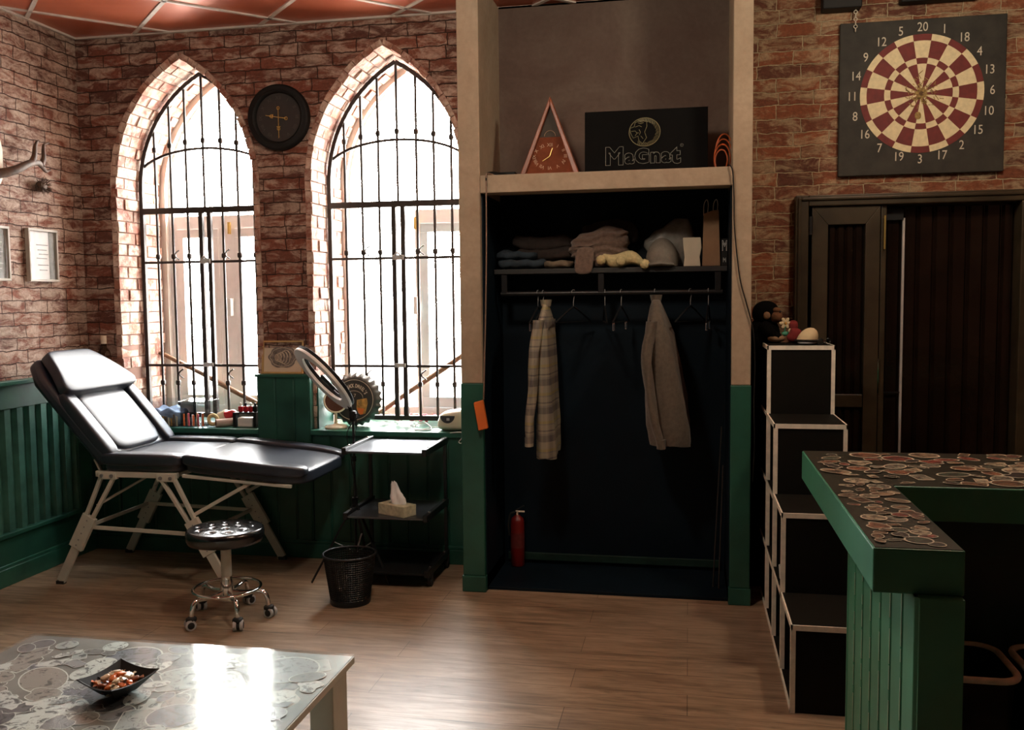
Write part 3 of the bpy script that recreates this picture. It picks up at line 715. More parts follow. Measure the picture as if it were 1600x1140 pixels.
# ------------------------------------------------------------ trolley
t = thing('trolley', 'black three-tier metal trolley with the tissue box on its middle shelf', 'trolley', (-1.64, .2, 0))
TX0, TX1, TY0, TY1 = -1.885, -1.405, -.02, .43
for i, z in enumerate((.765, .40, .09)):
    sh = MB().box(TX0+.02, TX1-.02, TY0, TY1, z-.012, z)
    o = sh.build('shelf', 'tray_metal' if i < 2 else 'black_metal', t, bevel=.002)
    for xx in (TX0, TX1): MB().box(xx-.004 if xx < -1.6 else xx-.022, xx+.022 if xx < -1.6 else xx+.004, TY0-.005, TY1+.01, z-.022, z+.018).build('side_rail', 'black_metal', o, bevel=.004)
    bo = MB()
    for xx in (TX0+.009, TX1-.009):
        for yy in (TY0+.08, TY1-.06): bo.rbox((xx, yy, z+.020), (.006, .006, .004), 2.3, 4)
    bo.build('screws', 'chrome', o)
for xx in (TX0+.008, TX1-.008):
    for yy in (TY0+.08, TY1-.02):
        if yy > .2: MB().box(xx-.009, xx+.009, yy-.009, yy+.009, .05, .76).build('post', 'black_metal', t)
        w = MB(); w.tube([(xx-.010, yy, .024), (xx+.010, yy, .024)], .024, 16); w.box(xx-.014, xx+.014, yy-.012, yy+.012, .03, .078); w.build('castor', 'rubber', t, smooth=40)
# tissue box
t = thing('tissue_box', 'cream flowered tissue box with a white tissue pulled out, on the trolley', 'tissue box', (-1.60, .10, .40))
A = Matrix.Translation((-1.60, .06, .40)) @ Matrix.Rotation(rad(-27), 4, 'Z')
m_ = MB(); m_.T = A; m_.box(-.10, .10, -.05, .05, 0, .062); bx = m_.build('box', 'tissuebox', t, bevel=.003)
m_ = MB(); m_.T = A; m_.rbox((0, 0, .063), (.055, .025, .003), 3, 6); m_.build('film_opening', 'plastic_clear', bx)
m_ = MB(); m_.T = A; rg = []
for i, (z, r0, r1, dx) in enumerate(((.06, .05, .018, 0), (.085, .042, .022, .004), (.11, .034, .022, .0), (.135, .026, .016, -.006), (.155, .022, .010, -.014), (.172, .018, .006, -.022), (.178, .008, .003, -.028))):
    rg.append([(dx+1.15*r0*cos(a)*(1+.25*sin(3*a+i)), 1.3*r1*sin(a)*(1+.3*cos(4*a+i*.7)), z+.010*sin(2*a+i)) for a in [2*pi*k/20 for k in range(20)]])
m_.loft(rg); m_.build('tissue', 'tissue', t, smooth=60)

# ------------------------------------------------------------ waste bin
t = thing('waste_bin', 'black perforated metal waste bin on the floor in front of the trolley', 'bin', (-1.76, -.27, 0))
m_ = MB().lathe([(.102+.033*i/20, .02+.235*i/20) for i in range(21)], (-1.76, -.27, 0), 64, cap=False)
o = m_.build('mesh_wall', 'perforated', t); w = o.modifiers.new('wire', 'WIREFRAME'); w.thickness = .0062; w.use_replace = True
MB().lathe([(.0, .012), (.10, .012), (.105, .0), (.108, .02), (.104, .03)], (-1.76, -.27, 0), 48, cap=False).build('base', 'black_metal', t, smooth=40)
MB().tube(circ((-1.76, -.27, .262), .138, 48), .006, 8, closed=True).build('rim', 'black_metal', t, smooth=60)

# ------------------------------------------------------------ ring light
t = thing('ring_light', 'tilted white ring light on a black tripod stand beside the trolley', 'ring light', (-1.955, .13, 0))
RC = Vector((-2.043, .12, 1.158)); n_ = Vector((-.56, -.50, -.60)).normalized()
# basis: major axis (right, down in the view)
mj = (Vector((.98, .19, 0))*.70-Vector((0, .05, 1))*.71); mj = (mj-n_*mj.dot(n_)).normalized(); mn = n_.cross(mj)
def RL(r, a, h): return RC+(mj*cos(a)+mn*sin(a))*r+n_*h
def annulus(mb, r0, r1, h0, h1, n=56):
    vs = []; fs = []
    for k in range(n):
        a = 2*pi*k/n
        for r_, h_ in ((r0, h0), (r1, h0), (r1, h1), (r0, h1)): vs.append(RL(r_, a, h_))
    for k in range(n):
        for j in range(4): fs.append((k*4+j, k*4+(j+1) % 4, ((k+1) % n)*4+(j+1) % 4, ((k+1) % n)*4+j))
    mb.add(vs, fs)
m_ = MB(); annulus(m_, .158, .226, -.004, .014); m_.build('diffuser', 'white', t, smooth=50, bevel=.003)
m_ = MB(); annulus(m_, .156, .224, -.024, -.004); m_.build('casing', 'black', t, smooth=50, bevel=.003)
PB = RL(.225, 0, 0)
m_ = MB(); m_.tube([tuple(PB-mj*.02), tuple(PB+Vector((.0, 0, -.03))), (PB.x+.008, PB.y, PB.z-.06)], .012, 8); m_.rbox((PB.x+.01, PB.y, PB.z-.055), (.02, .018, .03), 4, 6)
m_.build('clamp', 'black', t, smooth=50)
px, py = PB.x+.01, PB.y
MB().tube([(px, py, .12), (px, py, PB.z-.06)], .0075, 10).build('pole', 'black_metal', t)
MB().tube([(px, py, .40), (px, py, .47)], .016, 12).tube([(px, py, .68), (px, py, .71)], .013, 12).tube([(px, py, .13), (px, py, .16)], .014, 12).build('collar', 'black', t)
for a in (215, 335, 95):
    e = Vector((px+.26*cos(rad(a)), py+.26*sin(rad(a)), .006))
    lg = MB().bar((px, py, .45), tuple(e), .016, .007).build('leg', 'black_metal', t)
    MB().bar((px, py, .15), tuple((e+Vector((px, py, .45)))/2-Vector((0, 0, 0))), .008, .004).build('leg_brace', 'lightgrey', lg)
cb = MB()
for k in range(2): cb.tube(catmull([(px, py-.01, PB.z-.05), (px+.03+.02*k, py-.03, .95), (px+.02-.05*k, py-.02, .85), (px-.01, py-.02, .70), (px+.02, py-.02, .5), (px-.01+.04*k, py-.02, .46)], 6), .0025, 6)
cb.build('cable', 'black', t)
# phone holder inside the ring
m_ = MB(); c0 = RL(.05, 0, -.005); m_.bar(tuple(RL(.05, 0, -.006)), tuple(RL(.165, 0, -.006)), .012, .008); m_.bar(tuple(RL(-.02, 0, 0)), tuple(RL(.09, 0, 0)), .045, .012, tuple(n_)); m_.build('phone_holder', 'black', t, bevel=.003)

# ------------------------------------------------------------ wall clock
cx, cz, cy = -2.464, 2.717, YB
t = thing('wall_clock', 'round black wall clock with gilt gothic hands on the brick pier', 'clock', (cx, cy, cz))
def face(mb, prof, n=64):   # profile (r, depth toward room)
    vs = [(cx+r*cos(2*pi*k/n), cy-d, cz+r*sin(2*pi*k/n)) for r, d in prof for k in range(n)]
    fs = [(i*n+k, i*n+(k+1) % n, (i+1)*n+(k+1) % n, (i+1)*n+k) for i in range(len(prof)-1) for k in range(n)]; mb.add(vs, fs)
m_ = MB(); face(m_, [(.198, 0), (.200, .02), (.196, .038), (.185, .044), (.172, .040), (.160, .046), (.150, .040), (.146, .022)]); m_.build('frame', 'black', t, smooth=50)
m_ = MB(); face(m_, [(.147, .0), (.147, .02), (.001, .02)]); m_.build('dial', plain('clock_dial', (.022, .02, .018), .6), t)
m_ = MB()
for k in range(12):
    a = pi/2-k*pi/6; rn = ['XII','I','II','III','IIII','V','VI','VII','VIII','IX','X','XI'][k]
    m_.text(rn, .030, lambda x, y, z, a=a: (cx+(.118+y)*cos(a)+x*sin(a), cy-.0215-z, cz+(.118+y)*sin(a)-x*cos(a)), ext=.0003)
m_.build('numerals', plain('numeral', (.06, .055, .05), .5), t)
def hand(a, L, tail, name):
    m_ = MB(); d = Vector((cos(a), 0, sin(a))); p = Vector((cx, cy-.026, cz)); u = Vector((-sin(a), 0, cos(a)))
    m_.bar(tuple(p-d*tail), tuple(p+d*L), .004, .002, (0, 1, 0)); m_.bar(tuple(p+d*L*.45-u*.012), tuple(p+d*L*.45+u*.012), .005, .002, (0, 1, 0))
    for k in range(2): m_.tube(circ(p+d*(L*.55 if k else -tail), .009, 12, 'y'), .0025, 5, closed=True)
    m_.build(name, 'gold', t)
hand(rad(-90), .125, .055, 'minute_hand'); hand(rad(170), .085, .05, 'hour_hand')

# ------------------------------------------------------------ framed print on the pier ledge
t = thing('framed_print', 'small gold framed ornate grey print standing on the green pier ledge', 'picture', (-2.49, .54, 1.147))
lean = .12
def FP(x, z, d): return (-2.487+x, .545+z*lean-d, 1.147+z)
def rectring(mb, w, h, b_, d0, d1, F):
    for a0, a1, c0, c1 in ((-w, w, 0, b_), (-w, w, h-b_, h), (-w, -w+b_, b_, h-b_), (w-b_, w, b_, h-b_)):
        mb.add([F(a0, c0, d0), F(a1, c0, d0), F(a1, c1, d0), F(a0, c1, d0), F(a0, c0, d1), F(a1, c0, d1), F(a1, c1, d1), F(a0, c1, d1)], [(0,3,2,1),(4,5,6,7),(0,1,5,4),(1,2,6,5),(2,3,7,6),(3,0,4,7)])
m_ = MB(); rectring(m_, .138, .205, .011, 0, .016, FP); m_.build('frame', 'frame_gold', t, bevel=.002)
m_ = MB(); m_.add([FP(-.13, .008, .004), FP(.13, .008, .004), FP(.13, .198, .004), FP(-.13, .198, .004)], [(0,1,2,3)]); m_.build('print', 'paper', t)
m_ = MB(); n = 48
m_.add([FP(.095*cos(a)*(1+.06*cos(8*a)), .102+.068*sin(a)*(1+.07*cos(6*a)), .005) for a in [2*pi*k/n for k in range(n)]], [tuple(range(n))])
m_.k = 1
for q in range(5):
    pts = [FP(.015*q-.04+(.012+.006*q)*cos(a)*(1-.1*a/3), .10+(.02+.006*q)*sin(a), .008) for a in [k*.35 for k in range(22)]]; m_.tube(pts, .0018, 4)
m_.tube([FP(.082*cos(a)*(1+.06*cos(8*a)), .102+.058*sin(a), .007) for a in [2*pi*k/n for k in range(n)]], .0015, 4, closed=True)
m_.build('ornament', ['printgrey', 'paper'], t)

# ------------------------------------------------------------ left wall decorations
def wall_picture(y0, y1, z0, z1, label, cert='photo_grey'):
    t = thing('picture_frame', label, 'picture frame', (XL, (y0+y1)/2, z0), 'picture frames on the left brick wall')
    fx0, fx1 = XL+.002, XL+.03; b_ = .014; m_ = MB()
    m_.box(fx0, fx1, y0, y1, z0, z0+b_).box(fx0, fx1, y0, y1, z1-b_, z1).box(fx0, fx1, y0, y0+b_, z0+b_, z1-b_).box(fx0, fx1, y1-b_, y1, z0+b_, z1-b_)
    m_.build('frame', plain('frame_grey', (.42, .38, .32), .4), t, bevel=.002)
    MB().box(fx0, fx0+.014, y0+b_, y1-b_, z0+b_, z1-b_).build('certificate', cert, t)
    MB().box(fx0+.019, fx0+.021, y0+b_, y1-b_, z0+b_, z1-b_).build('glass', 'glass', t)
    p = MB(); yc_ = (y0+y1)/2
    for i, z in enumerate((.22, .19, .165, .14, .10, .07)): p.box(fx0+.014, fx0+.0155, yc_-.05+.01*(i % 3), yc_+.05-.012*(i % 2), z0+z-.003, z0+z+.002)
    p.build('print_lines', 'lightgrey' if cert == 'photo_grey' else 'photo_grey', t)
    if cert != 'photo_grey': MB().box(fx0+.014, fx0+.0152, y1-b_-.055, y1-b_, z0+b_, z1-b_).build('dark_margin', 'photo_grey', t)
wall_picture(-.33, -.135, 1.73, 2.04, 'grey framed certificate cut off by the left edge, left of its twin')
wall_picture(.02, .275, 1.73, 2.045, 'framed certificate with glare painted into its white sheet on brick wall, nearer the window corner', 'white')  # reflected brightness is put into the white sheet colour
t = thing('antler_mount', 'brown deer antler and pale skull mount high on the left wall', 'antlers', (XL, -.3, 2.4))
m_ = MB(); m_.rbox((XL+.05, -.33, 2.40), (.05, .12, .17), 3, 8); m_.build('skull', 'bone', t, smooth=60)
def antler(pts, rs): return catmull(pts, 5)
m_ = MB()
def horn(pts, r0, r1): q = catmull(pts, 5); m_.tube(q, [r0+(r1-r0)*i/(len(q)-1) for i in range(len(q))], 8)
X0 = XL+.08
horn([(X0, -.30, 2.31), (X0+.05, -.20, 2.345), (X0+.06, -.08, 2.40), (X0+.05, .0, 2.415), (X0+.03, .06, 2.40), (X0, .13, 2.385), (X0, .17, 2.40)], .028, .006)
horn([(X0+.06, -.07, 2.40), (X0+.06, -.04, 2.45), (X0+.05, -.02, 2.50), (X0+.04, .01, 2.535), (X0+.03, .04, 2.55)], .018, .005)
horn([(X0+.04, .04, 2.405), (X0+.03, .075, 2.45), (X0+.02, .09, 2.50), (X0, .125, 2.54), (X0, .17, 2.56)], .018, .005)
m_.build('antler', 'antler', t, smooth=60)
m_ = MB(); c0 = Vector((XL+.03, .15, 2.30)); m_.rbox(c0, (.03, .034, .034), 2.2, 8)
for k in range(90):
    v = Vector((random.uniform(-.2, 1), random.uniform(-1, 1), random.uniform(-1, 1))).normalized(); m_.tube([c0+v*.026, c0+v*.058], [.003, .0008], 4)
tag(m_.build('spiky_ornament', 'antler'), 'small spiky brown ball ornament on the left wall beneath the antler', 'ornament')
t = thing('glass_bottle', 'brown tinted glass bottle on the wainscot ledge in the left corner', 'bottle', (-3.71, .52, 1.15))
MB().lathe([(.035, 1.151), (.042, 1.155), (.042, 1.25), (.036, 1.285), (.018, 1.31), (.016, 1.36), (.018, 1.362), (.018, 1.375), (.014, 1.376)], (-3.71, .525, 0), 24).build('glass_body', 'glass_brown', t, smooth=50)
MB().lathe([(.0185, 1.335), (.0185, 1.385), (.017, 1.388)], (-3.71, .525, 0), 20).build('cap', 'bone', t, smooth=40)

# ------------------------------------------------------------ things on the sill of the left window
zs = SILL+.003
def clear_box(x0, x1, y0, y1, h, label):
    t = thing('storage_box', label, 'storage box', ((x0+x1)/2, (y0+y1)/2, zs), 'clear boxes on the left window sill')
    m_ = MB(); w = .003
    m_.box(x0, x1, y0, y0+w, zs, zs+h).box(x0, x1, y1-w, y1, zs, zs+h).box(x0, x0+w, y0, y1, zs, zs+h).box(x1-w, x1, y0, y1, zs, zs+h).box(x0, x1, y0, y1, zs, zs+w)
    m_.build('clear_shell', 'plastic_clear', t)
    MB().box(x0-.004, x1+.004, y0-.004, y1+.004, zs+h, zs+h+.008).build('lid', 'plastic_clear', t, bevel=.003)
    return t
t = clear_box(-3.44, -3.20, .52, .74, .155, 'clear plastic box full of blue cloth and pencils on the window sill')
m_ = MB(); m_.rbox((-3.32, .635, zs+.06), (.105, .09, .05), 3, 10, fn=lambda q: (q.x, q.y, q.z+.012*sin(q.x*70)+.008*sin(q.y*60))); m_.build('blue_cloth', plain('bluecloth', (.22, .30, .42), .9, var=.5, nscale=20), t, smooth=60)
m_ = MB()
for k in range(12): xx = -3.43+k*.019; m_.k = k % 3; m_.box(xx, xx+.009, .526, .534, zs+.004, zs+.05+random.random()*.03)
m_.build('pencils', ['amber', 'khaki', 'ivory'], t)
t = clear_box(-3.19, -3.03, .53, .74, .155, 'clear plastic box of colourful tubes next to the blue-filled one')
m_ = MB()
for k in range(9): xx = -3.18+k*.0165; m_.k = k % 4; m_.tube([(xx+.006, .545+.02*(k % 2), zs+.005), (xx+.006, .545+.02*(k % 2), zs+.07+.02*random.random())], .006, 8)
m_.build('tubes', ['orange', 'pompom', 'pink', 'blue_frame'], t)
t = thing('tape_roll', 'yellowish roll of tape standing beside the clear boxes', 'tape roll', (-2.985, .58, zs))
m_ = MB(); q = circ((-2.985, .57, zs+.042), .030, 28, 'y'); m_.tube(q, .012, 10, closed=True); m_.build('tape', 'pompom', t, smooth=60)
m_ = MB(); m_.tube(circ((-2.985, .57, zs+.042), .019, 24, 'y'), .003, 6, closed=True); m_.build('core', 'white', t)
t = thing('paper_roll', 'brown cored paper roll lying on the left window sill', 'paper roll', (-2.91, .58, zs))
m_ = MB(); d = Vector((.75, .66, 0)).normalized(); a = Vector((-2.945, .53, zs+.026))
m_.tube([a, a+d*.11], .026, 24); m_.build('paper', plain('papermauve', (.42, .32, .27), .8), t, smooth=40)
m_ = MB(); m_.tube([a-d*.002, a+d*.01], .014, 20); m_.build('core', 'brownfur', t)
t = thing('nail_polish_rack', 'small black rack holding red bottles at the sill corner', 'rack', (-2.76, .58, zs))
m_ = MB().box(-2.838, -2.818, .55, .60, zs, zs+.085).box(-2.838, -2.68, .55, .62, zs+.085, zs+.093).box(-2.70, -2.68, .55, .60, zs, zs+.085); m_.build('stand', 'black', t)
for i, xx in enumerate((-2.80, -2.765, -2.73, -2.70)):
    o = MB().rbox((xx, .585, zs+.113), (.014, .014, .020), 4, 6).build('bottle', 'red' if i != 3 else 'black', t, smooth=60)
    MB().tube([(xx, .585, zs+.13), (xx, .585, zs+.152)], .007, 8).build('bottle_cap', 'black' if i % 2 else 'white', o)
tag(MB().box(-2.81, -2.71, .555, .61, zs, zs+.06).build('white_box', 'white', bevel=.006, seg=3), 'small white box under the black rack on the sill', 'box')
m_ = MB(); m_.rbox((-2.90, .64, zs+.07), (.045, .03, .028), 2.5, 8, fn=lambda q: (q.x, q.y, q.z+.006*sin(q.x*90)))
tag(m_.build('red_pouch', 'red', smooth=60), 'red cloth pouch behind the paper roll', 'pouch')
m_ = MB(); m_.rbox((-2.96, .68, zs+.045), (.06, .035, .045), 2.5, 8, fn=lambda q: (q.x, q.y, q.z+.006*sin(q.x*80+1)))
tag(m_.build('white_bag', 'paper', smooth=60), 'crumpled pale bag behind the tape roll', 'bag')
# wooden handrails leaning across the windows
for (a, b_, lb) in (((-3.60, .99, 1.25), (-2.70, .99, .82), 'wooden pole slanting down to the right behind the left grille'), ((-2.06, .99, .82), (-1.33, .99, 1.31), 'wooden pole slanting up to the right behind the right grille')):
    m_ = MB(); m_.tube([a, tuple((Vector(a)*2+Vector(b_))/3+Vector((0, 0, .004))), tuple((Vector(a)+Vector(b_)*2)/3-Vector((0, 0, .003))), b_], [.015, .017, .019, .013], 8)
    tag(m_.build('wooden_pole', 'pole_wood', smooth=50), lb, 'pole', 'poles across the windows')

# ------------------------------------------------------------ things on the sill of the right window
# bottle cap sign
t = thing('bottle_cap_sign', 'large round bottle cap sign reading JACK DANIEL\'S leaning in the right window', 'sign', (-2.06, .70, zs))
CC = Vector((-2.075, .70, zs+.168)); CR = .168; tl = .10
def CP(x, z, d): return (CC.x+x+.25*0, CC.y+z*tl-d, CC.z+z)
n = 168; nr = [(.0, .012), (.115, .012), (.125, .018), (.140, .018), (.150, .008), (.166, -.025)]
vs = []; fs = []
for r_, d in nr:
    for k in range(n):
        a = 2*pi*k/n; rr = r_+(.006*cos(24*a) if r_ > .155 else (.003*cos(24*a) if r_ > .145 else 0)); vs.append(CP(rr*cos(a), rr*sin(a), d))
for i in range(len(nr)-1):
    for k in range(n): fs.append((i*n+k, i*n+(k+1) % n, (i+1)*n+(k+1) % n, (i+1)*n+k))
m_ = MB(); m_.add(vs, fs); m_.build('cap', plain('capmetal', (.09, .088, .08), .35, .6), t, smooth=70)
m_ = MB(); m_.add([CP(.126*cos(2*pi*k/64), .126*sin(2*pi*k/64), .0195) for k in range(64)], [tuple(range(64))]); m_.build('face', 'cap_art', t)
m_ = MB(); m_.tube([CP(.126*cos(2*pi*k/64), .126*sin(2*pi*k/64), .020) for k in range(64)], .0018, 5, closed=True)
tx = "JACK DANIEL'S"
for i, ch in enumerate(tx):
    if ch == ' ': continue
    a = rad(117-i*7.3); R_ = .088
    m_.text(ch, .032, lambda x, y, z, a=a: CP((R_+y)*cos(a)+x*.66*sin(a), (R_+y)*sin(a)-x*.66*cos(a), .021+z), ext=.0004, offset=.0009)
m_.tube([CP(.060*cos(a), .012+.045*sin(a), .021) for a in [pi*k/12 for k in range(13)]], .0012, 4)
m_.text('No.', .018, lambda x, y, z: CP(x-.024, y+.028, .021+z)); m_.text('7', .030, lambda x, y, z: CP(x+.006, y+.026, .021+z))
m_.build('lettering', 'paper', t)
m_ = MB(); m_.add([CP(x, z, .0205) for x, z in ((.02, .0), (.085, .012), (.092, -.02), (.078, -.085), (.035, -.095), (.018, -.05))], [(0,1,2,3,4,5)])
m_.k = 1; m_.add([CP(x, z, .021) for x, z in ((.022, -.05), (.07, -.055), (.06, -.09), (.036, -.093))], [(0,1,2,3)]); m_.k = 2
m_.add([CP(x, z, .021) for x, z in ((.03, -.005), (.05, .0), (.052, -.025), (.03, -.028))], [(0,1,2,3)]); m_.build('tumbler_picture', ['amber', 'orange', 'straw'], t)
# make-up mirror with cream base
t = thing('table_mirror', 'cream vanity mirror with round base on the right window sill', 'mirror', (-2.17, .585, zs))
MB().lathe([(.0, zs), (.068, zs), (.070, zs+.008), (.062, zs+.016), (.02, zs+.022), (.010, zs+.03), (.009, zs+.10)], (-2.165, .595, 0), 32, cap=False).build('base', 'ivory', t, smooth=50)
m_ = MB(); mc = Vector((-2.165, .60, zs+.17)); ax_m = Vector((.55, -.80, .15)).normalized(); uu = ax_m.cross(Vector((0, 0, 1))).normalized(); ww = uu.cross(ax_m)
m_.tube([mc+(uu*cos(a)+ww*sin(a))*.072 for a in [2*pi*k/36 for k in range(36)]], .006, 8, closed=True); m_.build('frame', 'ivory', t, smooth=60)
m_ = MB(); m_.add([mc+(uu*cos(a)+ww*sin(a))*.070 for a in [2*pi*k/36 for k in range(36)]], [tuple(range(36))]); m_.build('glass', 'chrome', t)
# white ultrasonic cleaner
t = thing('ultrasonic_cleaner', 'small white ultrasonic cleaner with grey display on the sill by the pillar', 'cleaner', (-1.40, .60, zs))
m_ = MB(); m_.rbox((-1.405, .60, zs+.062), (.092, .075, .062), 3.5, 12, fn=lambda q: (q.x*(1-.12*(q.z/.062)), q.y, q.z+.012*(q.x/.09)*(1 if q.z > 0 else 0))); m_.build('body', 'ivory', t, smooth=60)
m_ = MB(); n = 24; pts = [(-1.425+.045*cos(a), .522, zs+.095+.045*sin(a)) for a in [pi+pi*k/(n-1) for k in range(n)]]; m_.add(pts+[(p[0], .53, p[2]) for p in pts], [tuple(range(n))]+[(i, i+1, n+i+1, n+i) for i in range(n-1)]); m_.build('display', 'screen', t)
m_ = MB(); m_.box(-1.430, -1.412, .520, .522, zs+.066, zs+.082); m_.build('indicator', 'lightgrey', t)
m_ = MB(); m_.tube(catmull([(-1.48, .64, zs+.01), (-1.54, .60, zs+.012), (-1.60, .55, zs+.006), (-1.645, .56, zs+.006), (-1.64, .60, zs+.03), (-1.59, .62, zs+.035), (-1.54, .57, zs+.006), (-1.60, .53, zs+.006), (-1.63, .52, zs+.006)], 6), .0035, 6)
tag(m_.build('power_cable', 'white', smooth=60), 'white cable coiled on the sill beside the white cleaner', 'cable')
m_ = MB(); m_.tube(catmull([(-1.40, .483, zs-.002), (-1.335, .478, zs+.004), (-1.318, .475, zs-.010), (-1.328, .474, zs-.035), (-1.345, .474, zs-.055), (-1.33, .474, zs-.062), (-1.322, .474, zs-.05)], 5), .003, 6)
tag(m_.build('white_hook', 'white', smooth=60), 'thin white wire hook hanging over the sill edge beside the pillar', 'hook')
# dried petals along the grille
m_ = MB()
for k in range(150):
    x_ = random.uniform(-1.98, -1.42); y_ = random.uniform(.85, 1.02); z_ = zs+.012+random.random()*.04; s = random.uniform(.010, .02); m_.k = random.choice((0, 0, 1, 2))
    a, b_ = random.random()*6, random.uniform(-.6, .6)
    m_.T = Matrix.Translation((x_, y_, z_)) @ Matrix.Rotation(a, 4, 'Z') @ Matrix.Rotation(b_, 4, 'X'); m_.rbox((0, 0, 0), (s, s*.6, s*.25), 2.2, 3)
m_.T = Matrix()
o = m_.build('dried_petals', ['pink', 'red', 'paper']); o['kind'] = 'stuff'; tag(o, 'heap of dried red and pink petals behind the right grille', 'petals')

# ------------------------------------------------------------ closet contents
def hanger(x, lab, clothes=None, tw=0, mat='black_metal', z=1.625, pants=False):
    t = thing('clothes_hanger', lab, 'hanger', (x, .30, z), 'hangers on the closet rail')
    ca, sa = cos(tw), sin(tw)
    def P(u, w): return (x+u*sa, .30+u*ca, z+w)
    m_ = MB(); m_.tube(catmull([P(-.018, .0), P(-.016, .012), P(0, .0185), P(.016, .012), P(.017, -.005), P(.006, -.025), P(0, -.05), P(0, -.075)], 5), .0022, 6); m_.build('hook', 'grey', t, smooth=60)
    m_ = MB(); m_.tube([P(0, -.075), P(.05, -.095), P(.17, -.16)], .005, 6); m_.tube([P(0, -.075), P(-.05, -.095), P(-.17, -.16)], .005, 6); m_.tube([P(-.17, -.16), P(.17, -.16)], .003, 6); m_.build('arms', mat, t, smooth=60)
    if pants:
        for u in (-.15, .1): m_ = MB(); p = P(u, -.175); m_.box(p[0]-.006, p[0]+.006, p[1]-.012, p[1]+.012, p[2]-.03, p[2]+.012); m_.build('clip', 'chrome', t, bevel=.003)
    return t
for x_, tw, pn_, lb in ((-.83, .12, True, 'metal clip hanger left of the plaid shirt'), (-.63, .5, False, 'dark empty hanger just right of the plaid shirt'), (-.455, -.15, False, 'dark empty hanger near the middle bracket of the rail'),
                      (-.365, .2, True, 'dark empty hanger between the middle bracket and the grey jacket'), (.01, .5, False, 'dark empty hanger right of the grey jacket'), (.105, .08, True, 'metal clip hanger at the far right end of the rail')):
    hanger(x_, lb, tw=tw, pants=pn_)
hanger(-.80, 'hanger holding the plaid shirt', tw=.15); hanger(-.182, 'hanger with pale hook holding the grey jacket', tw=.1)
def garment(name, label, x, mat, levels, sleeve, cat, thin=1.0):
    """levels: (z, half thickness x, half width y, x shift)"""
    t = thing(name, label, cat, (x, .30, levels[-1][0])); n = 48; rings = []
    for i, (z, hx, hy, dx) in enumerate(levels):
        hx *= thin
        ring = []
        for k in range(n):
            a = 2*pi*k/n; w = max(0, 1.58-z)
            fold = 1+.16*min(1, w*1.6)*sin(5*a+1.3*z*4)+.07*sin(11*a+z*9)*min(1, w*2)
            ring.append((x+dx+hx*fold*abs(cos(a))**.8*(1 if cos(a) > 0 else -1), .30+hy*abs(sin(a))**.75*(1 if sin(a) > 0 else -1), z+.008*sin(3*a)*min(1, w)))
        rings.append(ring)
    m_ = MB(); m_.loft(rings[::-1]); b = m_.build('body', mat, t, smooth=70)
    for sgn, pts in sleeve:
        m_ = MB(); q = catmull(pts, 4); rings = []
        for i, p in enumerate(q):
            f_ = i/(len(q)-1); rr = .048-.014*f_
            rings.append([(p.x+rr*.62*cos(a)*(1+.15*sin(3*a+i*.9)), p.y+rr*.95*sin(a)*(1+.12*sin(4*a+i)), p.z) for a in [2*pi*k/18 for k in range(18)]])
        m_.loft(rings[::-1]); sl = m_.build('sleeve', mat, t, smooth=70)
        e = q[-1]; m_ = MB(); m_.loft([[(e.x+.036*.66*cos(a), e.y+.036*sin(a), e.z+h) for a in [2*pi*k/18 for k in range(18)]] for h in (-.004, .045)]); m_.build('cuff', mat, sl, smooth=60)
    z0 = levels[0][0]
    m_ = MB(); m_.loft([[(x+levels[0][3]+(.026+h*.2)*cos(a), .30+(.045+h*.2)*sin(a), z0-.012+h) for a in [2*pi*k/20 for k in range(20)]] for h in (0, .03, .038)], cap=False); m_.build('collar', mat, t, smooth=60)
    return t
garment('plaid_shirt', 'grey and cream plaid shirt hanging in the closet', -.785, 'plaid',
        [(1.565, .018, .045, 0), (1.53, .030, .09, 0), (1.48, .040, .17, .0), (1.40, .046, .20, .005), (1.25, .055, .20, .005), (1.05, .060, .195, .005), (.9, .066, .19, .008), (.75, .068, .185, .01), (.715, .066, .18, .01)],
        [(1, [(-.80, .12, 1.48), (-.815, .085, 1.32), (-.83, .08, 1.1), (-.845, .08, .92), (-.85, .085, .80)]), (1, [(-.79, .47, 1.48), (-.79, .485, 1.3), (-.79, .48, 1.0), (-.79, .48, .88)])], 'shirt', .78)
t = garment('jacket', 'brown grey denim jacket hanging right of middle in the closet', -.165, 'jacket',
        [(1.585, .020, .05, -.01), (1.55, .034, .10, -.008), (1.48, .055, .18, 0), (1.40, .075, .205, .01), (1.2, .092, .205, .03), (1.05, .105, .20, .045), (.9, .108, .20, .06), (.83, .102, .195, .068), (.80, .098, .19, .07)],
        [(1, [(-.19, .12, 1.47), (-.215, .085, 1.30), (-.20, .08, 1.1), (-.17, .08, .93), (-.14, .09, .80)]), (1, [(-.15, .475, 1.47), (-.12, .485, 1.3), (-.09, .48, 1.0), (-.08, .48, .88)])], 'jacket')
